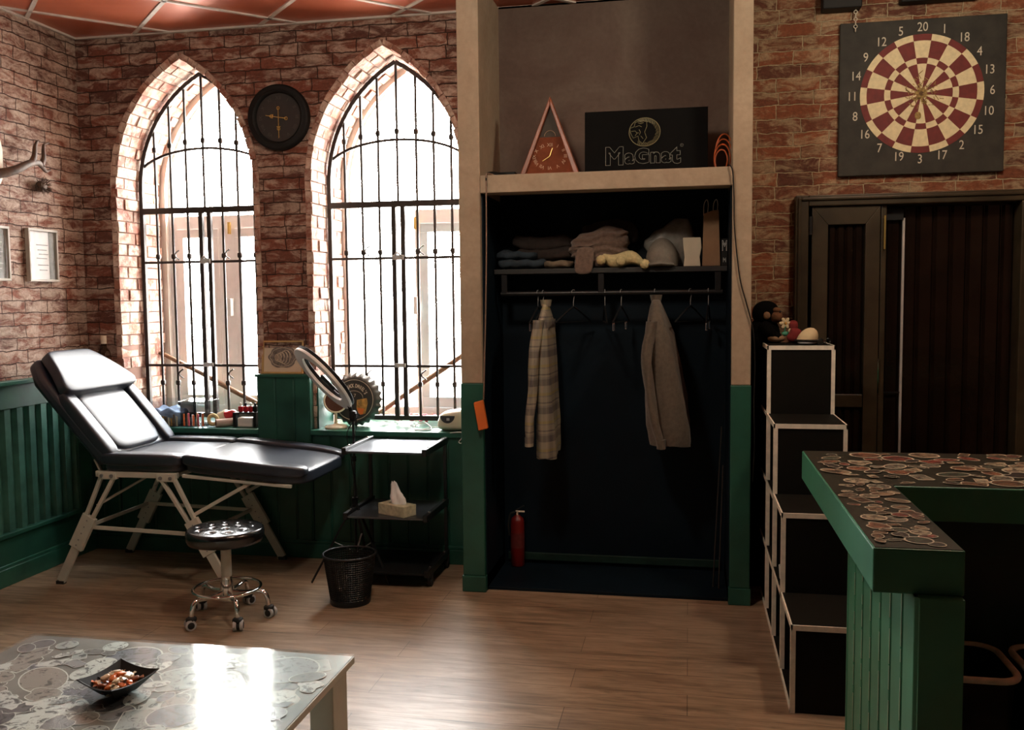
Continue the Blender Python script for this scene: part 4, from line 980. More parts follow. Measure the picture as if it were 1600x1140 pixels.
# shelf contents
ZS = 1.763
def pile(name, lab, cat, layers, mat):
    m_ = MB()
    for (cx_, cy_, z_, hx, hy, hz, rz) in layers:
        m_.T = Matrix.Translation((cx_, cy_, z_)) @ Matrix.Rotation(rz, 4, 'Z'); ph = random.random()*6
        m_.rbox((0, 0, 0), (hx, hy, hz), 3.2, 12, fn=lambda q: (q.x, q.y, q.z+.010*sin(q.x*22+ph)*cos(q.y*20)+.004*sin(q.x*70)))
    m_.T = Matrix(); return tag(m_.build(name, mat, smooth=70), lab, cat)
pile('folded_jeans', 'dark blue folded jeans on the left end of the closet shelf', 'jeans', [(-.93, .39, ZS+.028, .14, .11, .028, .1), (-.96, .40, ZS+.078, .12, .10, .026, -.1)], 'denim')
pile('folded_trousers', 'khaki folded cloth lying between the jeans and the brown sweater', 'trousers', [(-.72, .39, ZS+.024, .085, .10, .024, 0)], 'khaki')
pile('dark_clothes', 'pile of dark brown clothes at the back of the closet shelf', 'clothes', [(-.78, .45, ZS+.085, .20, .07, .034, 0), (-.82, .46, ZS+.15, .18, .06, .045, .1), (-.44, .47, ZS+.20, .16, .05, .07, 0)], 'darkcloth')
m_ = MB(); m_.rbox((-.495, .385, ZS+.125), (.165, .09, .095), 2.6, 26, fn=lambda q: (q.x*(1+.05*sin(q.z*170+q.x*9)), q.y*(1+.07*sin(q.z*170+q.x*9)), q.z+.22*q.x*(1 if q.z > 0 else .2)+.008*sin(q.x*40)))
m_.rbox((-.53, .38, ZS+.035), (.10, .08, .035), 3, 10)
m_.rbox((-.565, .275, ZS+.04), (.052, .012, .075), 3.5, 8, fn=lambda q: (q.x+.1*q.z, q.y, q.z))
tag(m_.build('folded_sweater', 'knit', smooth=70), 'brown folded knitted sweater with sleeve hanging over the shelf edge', 'sweater')
t = thing('pompom_hat', 'pale yellow knitted thing with three pompoms on the shelf edge', 'hat', (-.36, .32, ZS))
m_ = MB(); m_.rbox((-.36, .33, ZS+.045), (.12, .05, .04), 2.4, 12, fn=lambda q: (q.x, q.y, q.z+.018*sin(q.x*30)-.15*q.x)); m_.build('knitted_body', 'pompom', t, smooth=60)
for px_, pz in ((-.472, ZS+.042), (-.365, ZS+.033), (-.235, ZS+.015)):
    m_ = MB(); m_.rbox((px_, .265, pz), (.027, .027, .027), 2, 8)
    m_.v = [tuple(Vector((px_, .265, pz))+(Vector(v)-Vector((px_, .265, pz)))*random.uniform(.93, 1.06)) for v in m_.v]; m_.build('pompom', 'pompom', t, smooth=80)
t = thing('baseball_cap', 'grey baseball cap on the shelf beside the white carton', 'cap', (-.14, .33, ZS))
m_ = MB(); rg = [[(-.145+.088*cos(f)*cos(a), .36+.085*cos(f)*sin(a), ZS+.035+.125*sin(f)) for a in [2*pi*k/28 for k in range(28)]] for f in [i*pi/2/8*.98 for i in range(9)]]
m_.loft([[(p[0], p[1], ZS+.004) for p in rg[0]]]+rg); m_.build('crown', 'capcloth', t, smooth=60)
m_ = MB(); m_.rbox((-.15, .29, ZS+.018), (.075, .06, .012), 3, 10, fn=lambda q: (q.x, q.y, q.z-.1*abs(q.x))); m_.build('visor', 'capcloth', t, smooth=60)
m_ = MB(); m_.rbox((-.11, .46, ZS+.13), (.14, .06, .14), 2.6, 14, fn=lambda q: (q.x, q.y, q.z*(1+.6*q.x/.14)*.85+.012*sin(q.x*50)*cos(q.z*40)))
tag(m_.build('plastic_bag', 'plasticbag', smooth=40), 'grey crumpled plastic bag behind the baseball cap', 'bag')
m_ = MB(); m_.prism([(-.045, 0), (.045, 0), (.040, .05), (.050, .10), (.045, .155), (-.05, .155), (-.046, .1), (-.040, .05)], .06, lambda u, v, w: (.018+u+.08*0+.0*v, .295+w, ZS+v))
tag(m_.build('white_carton', 'carton', bevel=.003), 'white cardboard carton between the cap and kraft bag', 'carton')
t = thing('kraft_bag', 'tall brown kraft paper bag with string handles on the shelf', 'paper bag', (.12, .34, ZS))
m_ = MB(); m_.prism([(.072, 0), (.168, 0), (.158, .30), (.125, .297), (.078, .28)], .10, lambda u, v, w: (u, .30+w, ZS+v)); m_.build('bag_body', 'kraft', t, bevel=.003)
for dy in (.302, .398):
    for x_ in (.092, .142):
        pass
m_ = MB()
for x_ in (.088, .138): m_.tube(catmull([(x_-.01, .302, ZS+.27), (x_-.008, .303, ZS+.33), (x_+.006, .303, ZS+.355), (x_+.014, .303, ZS+.33), (x_+.010, .302, ZS+.27)], 5), .002, 5)
m_.build('string_handles', 'paper', t)
t = thing('gift_bag', 'black bag with a white letter M at the shelf right end', 'bag', (.192, .35, ZS))
MB().box(.172, .205, .30, .40, ZS, ZS+.145).build('bag_body', 'black', t, bevel=.002)
m_ = MB(); m_.text('M', .062, lambda x, y, z: (.189+x*.62, .2985-z, ZS+.105+y*1.25), outline=.0012); m_.text('M', .032, lambda x, y, z: (.189+x*.7, .2985-z, ZS+.030+y), outline=.0008); m_.build('letter', 'white', t)
# extinguisher
t = thing('fire_extinguisher', 'small red fire extinguisher standing in the closet corner', 'fire extinguisher', (-.99, .46, .018))
ex, ey = -.99, .46
MB().lathe([(.036, .02), (.040, .026), (.040, .285), (.034, .305), (.018, .318), (.014, .325)], (ex, ey, 0), 28).build('cylinder', 'ext_red', t, smooth=50)
MB().lathe([(.013, .32), (.013, .345)], (ex, ey, 0), 14).box(ex-.012, ex+.045, ey-.008, ey+.008, .342, .352).build('valve', 'chrome', t)
m_ = MB(); m_.bar((ex-.01, ey, .352), (ex+.04, ey, .38), .012, .006); m_.tube(catmull([(ex-.012, ey, .34), (ex-.04, ey-.01, .33), (ex-.052, ey-.01, .27), (ex-.046, ey-.01, .20)], 5), .006, 8); m_.build('hose', 'rubber', t, smooth=60)
MB().lathe([(.041, .13), (.041, .22)], (ex, ey, 0), 28, cap=False).build('label', 'dart_red', t)
# thin metal rods leaning in the closet corner
for i, (a, b_, lb) in enumerate((((.135, .22, .02), (.185, .45, .87), 'thin steel rod leaning in the closet corner, the taller one'), ((.165, .20, .02), (.192, .40, .66), 'thin steel rod leaning in the closet corner, the shorter one'))):
    tag(MB().tube([a, b_], .004, 8).build('metal_rod', 'grille_metal'), lb, 'rod', 'rods in the closet corner')

# ------------------------------------------------------------ niche above the closet
ZN = 2.25
t = thing('triangular_clock', 'triangular wooden clock standing on the ledge left of the black sign', 'clock', (-.74, .20, ZN))
def TP(u, v, w): return (-.742+u, .17+w+v*.10, ZN+v)
tri = [(-.168, 0), (.168, 0), (0, .44)]
m_ = MB()
m_.prism([(-.168, 0), (.168, 0), (.145, .025), (-.145, .025)], .06, TP); m_.prism([(-.168, 0), (-.138, .0), (0, .39), (0, .44)], .06, TP); m_.prism([(.168, 0), (0, .44), (0, .39), (.138, .0)], .06, TP)
m_.build('case', 'red_wood', t, bevel=.004)
m_ = MB(); m_.add([TP(-.142, .02, .02), TP(.142, .02, .02), TP(.062, .22, .02), TP(-.062, .22, .02)], [(0,1,2,3)]); m_.build('dial', plain('dialwood', (.16, .045, .02), .8, var=.3, spec=.15), t)
m_ = MB(); m_.add([TP(-.062, .22, .024), TP(.062, .22, .024), TP(0, .40, .024)], [(0,1,2)]); m_.build('window_panel', plain('darkglass', (.05, .04, .03), .6, spec=.2), t)
m_ = MB()
for k in range(12):
    a = pi/2-k*pi/6; sx_ = .075+.018*abs(cos(a))
    m_.text(['12','1','2','3','4','5','6','7','8','9','10','11'][k] if False else ['XII','I','II','III','IV','V','VI','VII','VIII','IX','X','XI'][k], .026, lambda x, y, z, a=a: TP(.085*cos(a)*1.0+x*sin(a)+y*cos(a), .115+.062*sin(a)-x*cos(a)+y*sin(a), .017-z), ext=.0003)
m_.tube([TP(.03*cos(a), .225+.03*sin(a), .018) for a in [pi*k/10 for k in range(11)]], .0012, 4)
m_.build('numerals', plain('num_tan', (.5, .32, .2), .5), t)
m_ = MB(); m_.tube([TP(0, .115, .014), TP(-.04, .09, .014)], .0022, 5); m_.tube([TP(0, .115, .013), TP(.015, .16, .013)], .0022, 5); m_.build('hands', 'gold', t)

t = thing('black_sign', 'black board sign reading Magnat under an animal head emblem', 'sign', (-.225, .22, ZN))
def SP(u, v, w): return (-.228+u, .20+v*.06-w, ZN+v)
m_ = MB(); m_.prism([(-.325, 0), (.325, 0), (.325, .345), (-.325, .345)], -.018, SP); m_.build('board', plain('sign_black', (.006, .006, .006), .9, spec=.08), t, bevel=.002)
m_ = MB()
lw = [('M', -.165, .125), ('a', -.085, .10), ('G', -.018, .10), ('n', .052, .10), ('a', .108, .10), ('t', .158, .12)]
for ch, xx, sz in lw: m_.text(ch, sz, lambda x, y, z, xx=xx, ch=ch: SP(xx+x*1.02, .098+y-(0 if ch in 'M' else .003), .0035+z), outline=.0013, offset=.006)
m_.tube([SP(.19+.008*cos(a), .148+.008*sin(a), .003) for a in [2*pi*k/16 for k in range(16)]], .0008, 4, closed=True); m_.text('R', .009, lambda x, y, z: SP(.19+x, .148+y, .003+z))
m_.build('lettering', 'signline', t)
m_ = MB(); ec = (-.005, .225)
m_.tube([SP(ec[0]+.082*cos(a), ec[1]+.075*sin(a), .003) for a in [2*pi*k/48 for k in range(48)]], .0020, 4, closed=True)
for k in range(54):   # mane strokes around the head
    a = -2.2+k*4.2/54; r0, r1 = .056+.006*random.random(), .080
    m_.tube([SP(ec[0]+r0*cos(a), ec[1]+r0*sin(a)*.95, .003), SP(ec[0]+r1*cos(a+.16), ec[1]+r1*sin(a+.16)*.93, .003)], .0011, 3)
head = [(-.075, .0), (-.078, .022), (-.055, .03), (-.05, .052), (-.02, .062), (.01, .055), (.012, .03), (.0, .0), (.01, -.03), (-.01, -.06), (-.03, -.045), (-.035, -.02), (-.06, -.03), (-.07, -.012)]
m_.tube([SP(ec[0]+u, ec[1]+v, .003) for u, v in head], .0016, 4, closed=True)
for sg in ([(-.05, .028), (-.03, .035), (-.015, .028)], [(-.07, .006), (-.05, .008), (-.04, -.005), (-.05, -.018)], [(-.03, .015), (-.022, .0), (-.028, -.015)], [(-.045, -.002), (-.03, -.004)], [(-.02, -.02), (-.008, -.035)], [(-.035, .05), (-.02, .045), (-.005, .05)]):
    m_.tube([SP(ec[0]+u, ec[1]+v, .003) for u, v in sg], .0014, 4)
m_.build('emblem', 'signgold', t)
m_ = MB()
for k in range(4):
    c0 = Vector((.165+.006*k, .17+.02*k, ZN+.055+.008*k)); rx, rz = .035+.006*k, .055+.022*k; tlt = -.5+.3*k
    m_.tube([c0+Vector((rx*cos(a)*cos(tlt), rx*cos(a)*sin(tlt), rz*sin(a)+.0*a)) for a in [2*pi*q/28 for q in range(28)]], .0042, 6, closed=True)
tag(m_.build('orange_cable_coil', 'orange_cable', smooth=60), 'coil of orange cable on the ledge right of the sign', 'cable')
m_ = MB().box(-1.05, -.93, .16, .24, ZN, ZN+.035); m_.tube(catmull([(-.97, .15, ZN+.02), (-1.02, .06, ZN+.02), (-1.045, .01, ZN+.012), (-1.05, -.012, ZN-.01), (-1.05, -.012, ZN-.06)], 5), .005, 6)
tag(m_.build('power_adapter', 'black'), 'black power adapter on the left end of the ledge', 'adapter')
t = thing('hanging_cable', 'pale cable down the left pillar edge ending in an orange box', 'cable', (-1.09, -.01, 1.05))
m_ = MB(); m_.tube(catmull([(-1.02, .08, ZN+.006), (-1.045, .0, ZN+.008), (-1.05, -.014, ZN-.02), (-1.052, -.012, 2.0), (-1.055, -.012, 1.8), (-1.063, -.012, 1.5), (-1.072, -.014, 1.25), (-1.078, -.016, 1.06)], 6), .0042, 6); m_.build('cord', plain('cord_pale', (.22, .14, .10), .6), t, smooth=60)
m_ = MB(); m_.prism([(-1.130, 1.045), (-1.078, 1.060), (-1.052, .907), (-1.104, .893)], .028, lambda u, v, w: (u, -.042+w, v)); m_.build('orange_box', 'orange', t, bevel=.006, seg=3)
m_ = MB(); m_.tube(catmull([(.19, .10, ZN+.008), (.20, .0, ZN+.006), (.215, -.014, 2.22), (.222, -.010, 2.1), (.225, -.010, 1.95), (.245, -.010, 1.75), (.262, -.010, 1.65), (.290, -.010, 1.55), (.322, -.008, 1.42), (.332, .0, 1.25), (.328, -.006, 1.05), (.333, -.002, .85), (.326, -.002, .65)], 6), .0035, 6)
tag(m_.build('black_cable', 'black', smooth=60), 'black cable running down the right pillar from the ledge', 'cable')

# ------------------------------------------------------------ dartboard
t = thing('dartboard', 'large square painted dartboard with red and cream rings on the brick wall', 'dartboard', (1.22, YB, 2.65))
bx0, bx1, bz0, bz1 = .80, 1.635, 2.245, 3.06
MB().box(bx0, bx1, YB-.032, YB-.002, bz0, bz1).build('panel', 'board_black', t, bevel=.004)
dc = Vector((1.218, 0, 2.668)); fy = YB-.033
radii = [.012, .157, .188, .278, .312]
def seg(mb, r0, r1, a0, a1, d=0.0):
    n = 5; vs = []
    for i in range(n+1):
        a = a0+(a1-a0)*i/n
        for r_ in (r0, r1): vs.append((dc.x+r_*cos(a), fy-.001-d, dc.z+r_*sin(a)))
    mb.add(vs, [(2*i, 2*i+2, 2*i+3, 2*i+1) for i in range(n)])
m_ = MB()
for k in range(20):
    a1 = pi/2+pi/20-k*pi/10; a0 = a1-pi/10; dark = (k % 2 == 1)
    for j, (r0, r1) in enumerate(zip(radii[:-1], radii[1:])):
        red = dark if j in (0, 2) else not dark
        m_.k = 1 if red else 0; seg(m_, r0, r1, a0, a1)
m_.build('target_rings', ['dart_cream', 'dart_red'], t)
m_ = MB(); n = 30
m_.add([(dc.x+(.026+.030*random.random()*(k % 2))*cos(2*pi*k/n), fy-.0022, dc.z+(.026+.034*random.random()*(k % 2))*sin(2*pi*k/n)) for k in range(n)], [tuple(range(n))])
m_.k = 1; m_.add([(dc.x+.012*cos(2*pi*k/n), fy-.003, dc.z+.012*sin(2*pi*k/n)) for k in range(n)], [tuple(range(n))]); m_.k = 0
m_.rbox((dc.x-.015, fy-.002, dc.z-.115), (.016, .002, .02), 2.3, 6)
for k in range(110):
    a = random.random()*2*pi; r_ = random.uniform(.02, .11)*random.uniform(.6, 1); p = Vector((dc.x+r_*cos(a), fy-.0022, dc.z+r_*sin(a))); q = p+Vector((random.uniform(-.02, .02), 0, random.uniform(-.02, .02))); m_.tube([p, q], .0022, 3)
m_.build('worn_centre', ['straw', plain('wornhole', (.10, .05, .02), .9)], t)
m_ = MB(); nums = [20,1,18,4,13,6,10,15,2,17,3,19,7,16,8,11,14,9,12,5]
for k, nn_ in enumerate(nums):
    a = pi/2-k*pi/10; R_ = .352
    m_.text(str(nn_), .068, lambda x, y, z, a=a: (dc.x+R_*cos(a)+x*.82, fy-.001-z, dc.z+R_*sin(a)*.985+y), ext=.0004)
m_.build('numbers', 'chalk', t)
m_ = MB()
for k in range(9): m_.tube(circ((.876, fy-.012, 3.17-k*.019), .009, 10, 'y' if k % 2 else 'x'), .0022, 5, closed=True)
m_.build('chain', 'chalk', t)
t = thing('wall_spotlight', 'black spotlight fixture above the dartboard at the top edge', 'light fixture', (.8, YB, 3.18))
MB().box(.70, .90, YB-.10, YB-.01, 3.125, 3.24).build('housing', 'black', t, bevel=.006); MB().box(.78, .82, YB-.012, YB, 3.16, 3.2).build('bracket', 'black_metal', t)
t = thing('wall_rail', 'black fixture on the brick above the right half of the dartboard', 'light fixture', (1.3, YB, 3.2))
MB().box(1.10, 1.48, YB-.08, YB-.01, 3.14, 3.24).build('housing', 'black', t, bevel=.006); MB().box(1.27, 1.31, YB-.012, YB, 3.17, 3.21).build('bracket', 'black_metal', t)

# ------------------------------------------------------------ stepped shelf unit
t = thing('stepped_shelf_unit', 'black stepped shelf unit with white edge strips rising towards the pillar', 'shelf unit', (.55, -.5, 0))
ux0, ux1 = .388, .712
cols_ = [(-1.24, -.84, .345), (-.84, -.45, .685), (-.45, -.06, 1.01), (-.06, .30, 1.35)]
for i, (y0, y1, h) in enumerate(cols_):
    zb = 0.0; pz = 0.012
    m_ = MB(); m_.box(ux0+.004, ux1, y0+.004, y0+.018, 0.002, h-.02); m_.box(ux1-.012, ux1, y0+.018, y1, 0.002, h-.02)
    if i == 3: m_.box(ux0+.004, ux1, y1-.014, y1, .002, h-.02)
    m_.build('panel', 'unit_black', t)
    m_ = MB(); n = i+1
    for j in range(n+1):
        z = h*j/n if j else .012; MB().box(ux0+.003, ux1-.001, y0+.003, y1, max(0.001, z-.02), z).build('board', 'unit_black', t)
    e = MB(); w = .020
    e.box(ux0, ux1, y0, y0+.006, h-w, h+.001); e.box(ux0, ux0+.006, y0, y1, h-w, h+.001); e.box(ux1-.006, ux1, y0, y1, h-w, h+.001)
    e.box(ux0, ux0+w*.9, y0-.001, y0+.005, .0, h-w); e.box(ux1-w*.9, ux1, y0-.001, y0+.005, .0, h-w); e.box(ux0-.001, ux0+.006, y0, y0+w*.9, .0, h-w)
    e.box(ux0-.001, ux0+.006, y0, y1, 0, .014)
    for j in range(1, n): e.box(ux0-.001, ux0+.006, y0, y1, h*j/n-.018, h*j/n)
    e.build('edge_strip', 'white_edge', t)
t = thing('cup', 'small white cup with red rim inside the stepped shelf, seen from its open side', 'cup', (.43, -.62, .364)) if False else None
tag(MB().lathe([(.0, .347), (.022, .347), (.026, .352), (.030, .41), (.027, .41), (.022, .356), (.0, .355)], (.425, -.66, 0), 20, cap=False).build('white_cup', 'white', smooth=50), 'white cup inside the stepped shelf at its open left side', 'cup')
# black block filling the gap behind the shelf, plush monkey
tag(MB().box(.325, .66, .33, .525, 0, 1.33).build('tall_black_block', 'blackfur', bevel=.008), 'tall black block filling the gap behind the stepped shelf next to the right pillar', 'box')
t = thing('plush_monkey', 'black plush monkey with brown face and ear beside the right pillar', 'plush toy', (.42, .42, 1.33))
def blob(name, c, h, mat, par, n=2.1, fn=None): m_ = MB(); m_.rbox(c, h, n, 12, fn=fn); return m_.build(name, mat, par, smooth=80)
blob('torso', (.402, .33, 1.375), (.085, .09, .12), 'blackfur', t)
hd = blob('head', (.408, .32, 1.505), (.072, .07, .068), 'blackfur', t)
blob('muzzle', (.458, .285, 1.488), (.036, .042, .034), 'brownfur', hd); blob('brow', (.458, .285, 1.522), (.026, .035, .016), 'brownfur', hd)
blob('ear', (.408, .247, 1.495), (.018, .012, .020), 'kraft', hd)
m_ = MB(); m_.rbox((.478, .254, 1.516), (.005, .005, .005), 2, 5); m_.build('eye', 'leather', hd)
m_ = MB(); q = catmull([(.39, .26, 1.44), (.43, .22, 1.40), (.47, .20, 1.375)], 5); m_.tube(q, [.034-.012*i/(len(q)-1) for i in range(len(q))], 10); m_.build('arm', 'blackfur', t, smooth=60)
blob('foot', (.455, .22, 1.375), (.045, .04, .022), 'kraft', t)
m_ = MB()
for k in range(6):
    a = k*pi/3; m_.T = Matrix.Translation((.50+.016*cos(a), .21, 1.455+.016*sin(a))) @ Matrix.Rotation(-a, 4, 'Y'); m_.rbox((.0, 0, 0), (.017, .006, .009), 2.2, 5)
m_.T = Matrix(); m_.k = 1; m_.rbox((.50, .205, 1.455), (.008, .006, .008), 2, 4); m_.k = 0
m_.rbox((.525, .2, 1.415), (.013, .01, .013), 2.2, 5); m_.k = 2; m_.tube([(.50, .21, 1.45), (.495, .22, 1.37)], .004, 6); m_.rbox((.505, .215, 1.40), (.025, .012, .012), 2.2, 5)
tag(m_.build('fabric_flower', ['capcream', 'amber', 'green_counter'], smooth=60), 'pale fabric flower in front of the plush monkey', 'flower')
m_ = MB(); m_.rbox((.545, .20, 1.392), (.035, .04, .040), 2.4, 10, fn=lambda q: (q.x+.006*sin(q.z*90), q.y, q.z)); m_.rbox((.540, .22, 1.44), (.025, .03, .03), 2.4, 8)
tag(m_.build('red_cloth', plain('darkredcloth', (.16, .012, .012), .9), smooth=70), 'dark red bunched cloth between the flower and cream cap', 'cloth')
t = thing('cream_cap', 'cream cap with a black brim on top of the stepped shelf', 'cap', (.60, .12, 1.35))
m_ = MB(); rg = [[(.600+.052*cos(f)*cos(a)+.018*sin(f), .13+.06*cos(f)*sin(a), 1.372+.062*sin(f)) for a in [2*pi*k/24 for k in range(24)]] for f in [i*pi/2/7*.97 for i in range(8)]]
m_.loft(rg); m_.build('crown', 'capcream', t, smooth=60)
m_ = MB(); m_.rbox((.61, .11, 1.370), (.075, .072, .005), 3, 8); m_.build('brim', 'black', t, smooth=60); m_ = MB(); m_.rbox((.595, .10, 1.359), (.045, .055, .008), 3, 8); m_.build('band', 'white', t, smooth=60)
m_ = MB()
for s in (0, 1): m_.tube(circ((.655+.038*s, .05+.01*s, 1.366), .014, 14, 'y'), .002, 5, closed=True)
m_.tube([(.669, .05, 1.368), (.679, .055, 1.369)], .002, 5); m_.tube([(.642, .05, 1.368), (.638, .12, 1.354)], .0015, 5); m_.tube([(.707, .06, 1.368), (.703, .13, 1.354)], .0015, 5)
tag(m_.build('eyeglasses', 'chrome'), 'thin metal eyeglasses lying at the right edge of the shelf top', 'glasses')

# ------------------------------------------------------------ counter
t = thing('bar_counter', 'green bar counter with sticker-covered top in the right foreground', 'counter', (.6, -2.1, 0))
CX0, CX1, CY0, CY1, CYI, CZ = .397, .585, -2.72, -1.437, -2.03, 1.05
poly = [(CX0, CY0), (CX1, CY0), (CX1, CYI), (2.35, CYI), (2.35, CY1), (CX0, CY1)]
m_ = MB(); m_.prism(poly, -.10, lambda u, v, w: (u, v, CZ+w)); m_.build('countertop', 'green_counter', t, bevel=.004)
# the flat black top surface holding stickers
m_ = MB(); p2 = [(CX0+.004, CY0+.004), (CX1-.004, CY0+.004), (CX1-.004, CYI+.004), (2.34, CYI+.004), (2.34, CY1-.004), (CX0+.004, CY1-.004)]
m_.prism(p2, .0012, lambda u, v, w: (u, v, CZ+w)); ts = m_.build('top_surface', 'counter_black', t)
def sticker_field(inside, n, rmin, rmax, z, seed, pack=.72, edge=.88):
    rnd = random.Random(seed); st = MB(); ed = MB(); placed = []; tries = 0
    while len(placed) < n and tries < 40000:
        tries += 1; x_, y_, r_ = inside(rnd); r_ *= rnd.uniform(rmin, rmax)
        if any((x_-a)**2+(y_-b_)**2 < ((r_+c_)*pack)**2 for a, b_, c_ in placed): continue
        kind = rnd.choice('rrreebsl'); rot = rnd.random()*6.28; k = len(placed); pts = []
        nn = 22
        for i in range(nn):
            a = 2*pi*i/nn
            if kind == 'r': rr, sx2, sy2 = 1, 1, 1
            elif kind == 'e': rr, sx2, sy2 = 1, 1, .62
            elif kind == 'b': rr = 1/max(abs(cos(a)), abs(sin(a)))*.82; sx2, sy2 = 1, .6
            elif kind == 's': rr, sx2, sy2 = 1+.18*sin(3*a+k)+.1*sin(5*a), 1, .85
            else: rr, sx2, sy2 = 1+.22*sin(2*a+k)+.15*sin(7*a), 1, .6
            u, v = r_*rr*cos(a)*sx2, r_*rr*sin(a)*sy2; pts.append((x_+u*cos(rot)-v*sin(rot), y_+u*sin(rot)+v*cos(rot)))
        if not inside(None, pts): continue
        placed.append((x_, y_, r_)); zz = z+.00002*k
        ed.add([(p[0], p[1], zz) for p in pts], [tuple(range(nn))])
        st.add([(x_+(p[0]-x_)*edge, y_+(p[1]-y_)*edge, zz+.00001) for p in pts], [tuple(range(nn))])
    return st, ed
def in_counter(rnd, pts=None):
    if pts is None:
        if rnd.random() < .33: return rnd.uniform(CX0+.02, CX1-.02), rnd.uniform(CY0+.03, CYI), .75
        return rnd.uniform(CX0+.02, 2.0), rnd.uniform(CYI+.03, CY1-.02), 1
    for x_, y_ in pts:
        if x_ < CX0+.006 or y_ > CY1-.006 or y_ < CY0+.006: return False
        if y_ < CYI+.006 and x_ > CX1-.006: return False
    return True
st, ed = sticker_field(in_counter, 190, .022, .055, CZ+.0016, 3)
eo = ed.build('sticker_borders', 'sticker_edge', ts); st.build('stickers', 'stickers', ts)
# wall under the counter: grooved left face
m_ = MB(); WX0, WX1, WY0, WY1 = .48, .580, -2.745, -1.89
m_.box(WX0+.008, WX1, WY0, WY1, 0, CZ-.10); y_ = WY0
while y_ < WY1-.01:
    b_ = min(y_+.118, WY1)
    m_.add([(WX0+.008, y_+.004, 0), (WX0, y_+.010, 0), (WX0, b_-.010, 0), (WX0+.008, b_-.004, 0), (WX0+.008, y_+.004, CZ-.1), (WX0, y_+.010, CZ-.1), (WX0, b_-.010, CZ-.1), (WX0+.008, b_-.004, CZ-.1)],
           [(1,0,4,5),(2,1,5,6),(3,2,6,7)]); y_ = b_
cw = m_.build('counter_wall', 'green_counter', t, bevel=.002)
m_ = MB(); y_ = WY0+.118; rn = random.Random(2)  # broken pale strips: bright glints painted along the groove edges
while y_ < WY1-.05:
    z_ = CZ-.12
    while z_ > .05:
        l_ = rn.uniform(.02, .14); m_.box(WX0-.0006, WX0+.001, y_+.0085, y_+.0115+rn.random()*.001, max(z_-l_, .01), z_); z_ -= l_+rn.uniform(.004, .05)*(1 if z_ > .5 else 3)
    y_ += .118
m_.build('painted_glints', plain('painted_glints', (.55, .66, .55), .6), cw)
MB().box(WX1, 2.3, -1.90, -1.86, 0, CZ-.10).build('back_panel', 'dark_green', t)
# white-rimmed tubs under the bar
def tub(x0, x1, y0, y1, zt, h, lab, rot=0):
    t = thing('storage_tub', lab, 'tub', ((x0+x1)/2, (y0+y1)/2, 0), 'white rimmed tubs under the counter')
    def ring(ins, z, r=.06, k=7):
        P = []; a0, a1, b0, b1 = x0+ins, x1-ins, y0+ins, y1-ins
        for cx_, cy_, st_ in ((a1-r, b1-r, 0), (a0+r, b1-r, pi/2), (a0+r, b0+r, pi), (a1-r, b0+r, 1.5*pi)):
            for i in range(k): a = st_+pi/2*i/(k-1); P.append(Vector((cx_+r*cos(a), cy_+r*sin(a), z)))
        c = Vector(((x0+x1)/2, (y0+y1)/2, 0)); return [Matrix.Rotation(rot, 3, 'Z') @ (p-c)+c for p in P]
    m_ = MB(); m_.loft([ring(.04, 0), ring(.02, h*.4), ring(.004, zt)], cap=False); m_.loft([ring(.046, .004), ring(.010, zt)], cap=False); m_.add(ring(.042, .003), [tuple(range(28))]); m_.build('tub_body', 'black', t, smooth=50)
    m_ = MB(); m_.tube(ring(0, zt), .010, 8, closed=True); m_.build('rim', 'white_edge', t, smooth=60)
tub(.64, .885, -2.20, -1.93, .56, .5, 'black tub with white rim next to the counter wall')
tub(.925, 1.24, -2.20, -1.925, .56, .5, 'black tub with white rim at the right edge of the photo')

# ------------------------------------------------------------ coffee table
t = thing('coffee_table', 'low cream table with grey drawings under a glass top in the left foreground', 'table', (-1.9, -2.7, 0))
AX0, AX1, AY0, AY1, AZ = -2.95, -1.065, -3.45, -2.035, .45
AX0 = -2.245
m_ = MB().box(AX0, AX1, AY0, AY1, AZ-.030, AZ-.008); m_.build('tabletop', 'cream_metal', t, bevel=.002)
m_ = MB().box(AX0+.004, AX1-.004, AY0+.004, AY1-.004, AZ-.008, AZ-.0065); tp = m_.build('paper_layer', 'table_paper', t)
def in_table(rnd, pts=None):
    if pts is None: return rnd.uniform(AX0, AX1), rnd.uniform(-2.95, AY1), 1
    return all(AX0+.01 < x_ < AX1-.01 and AY0 < y_ < AY1-.01 for x_, y_ in pts)
st, ed = sticker_field(in_table, 130, .035, .13, AZ-.0062, 11, .52, .94)
ed.build('drawing_borders', 'drawing_edge', tp); st.build('drawings', 'drawings', tp)
MB().box(AX0, AX1, AY0, AY1, AZ-.0035, AZ).build('glass_top', 'table_glass', t)
m_ = MB()
for z0, z1 in ((.0, .10), (.115, .2),):
    pass
for xx in (AX0+.02, AX1-.10):
    for yy in (AY0+.05, AY1-.14): MB().box(xx, xx+.08, yy, yy+.12, 0, AZ-.03).build('leg', 'cream_metal', t, bevel=.004)
m_ = MB().box(AX0+.02, AX1-.015, AY0+.03, AY1-.02, .16, .19).box(AX0+.02, AX1-.015, AY0+.03, AY1-.02, .04, .06)
m_.build('lower_shelf', 'cream_metal', t, bevel=.004)
m_ = MB()
for z0 in (.20, .065): m_.box(AX1-.035, AX1-.017, AY0+.17, AY1-.145, z0, z0+.06)
m_.build('side_slat', 'cream_metal', t, bevel=.004)
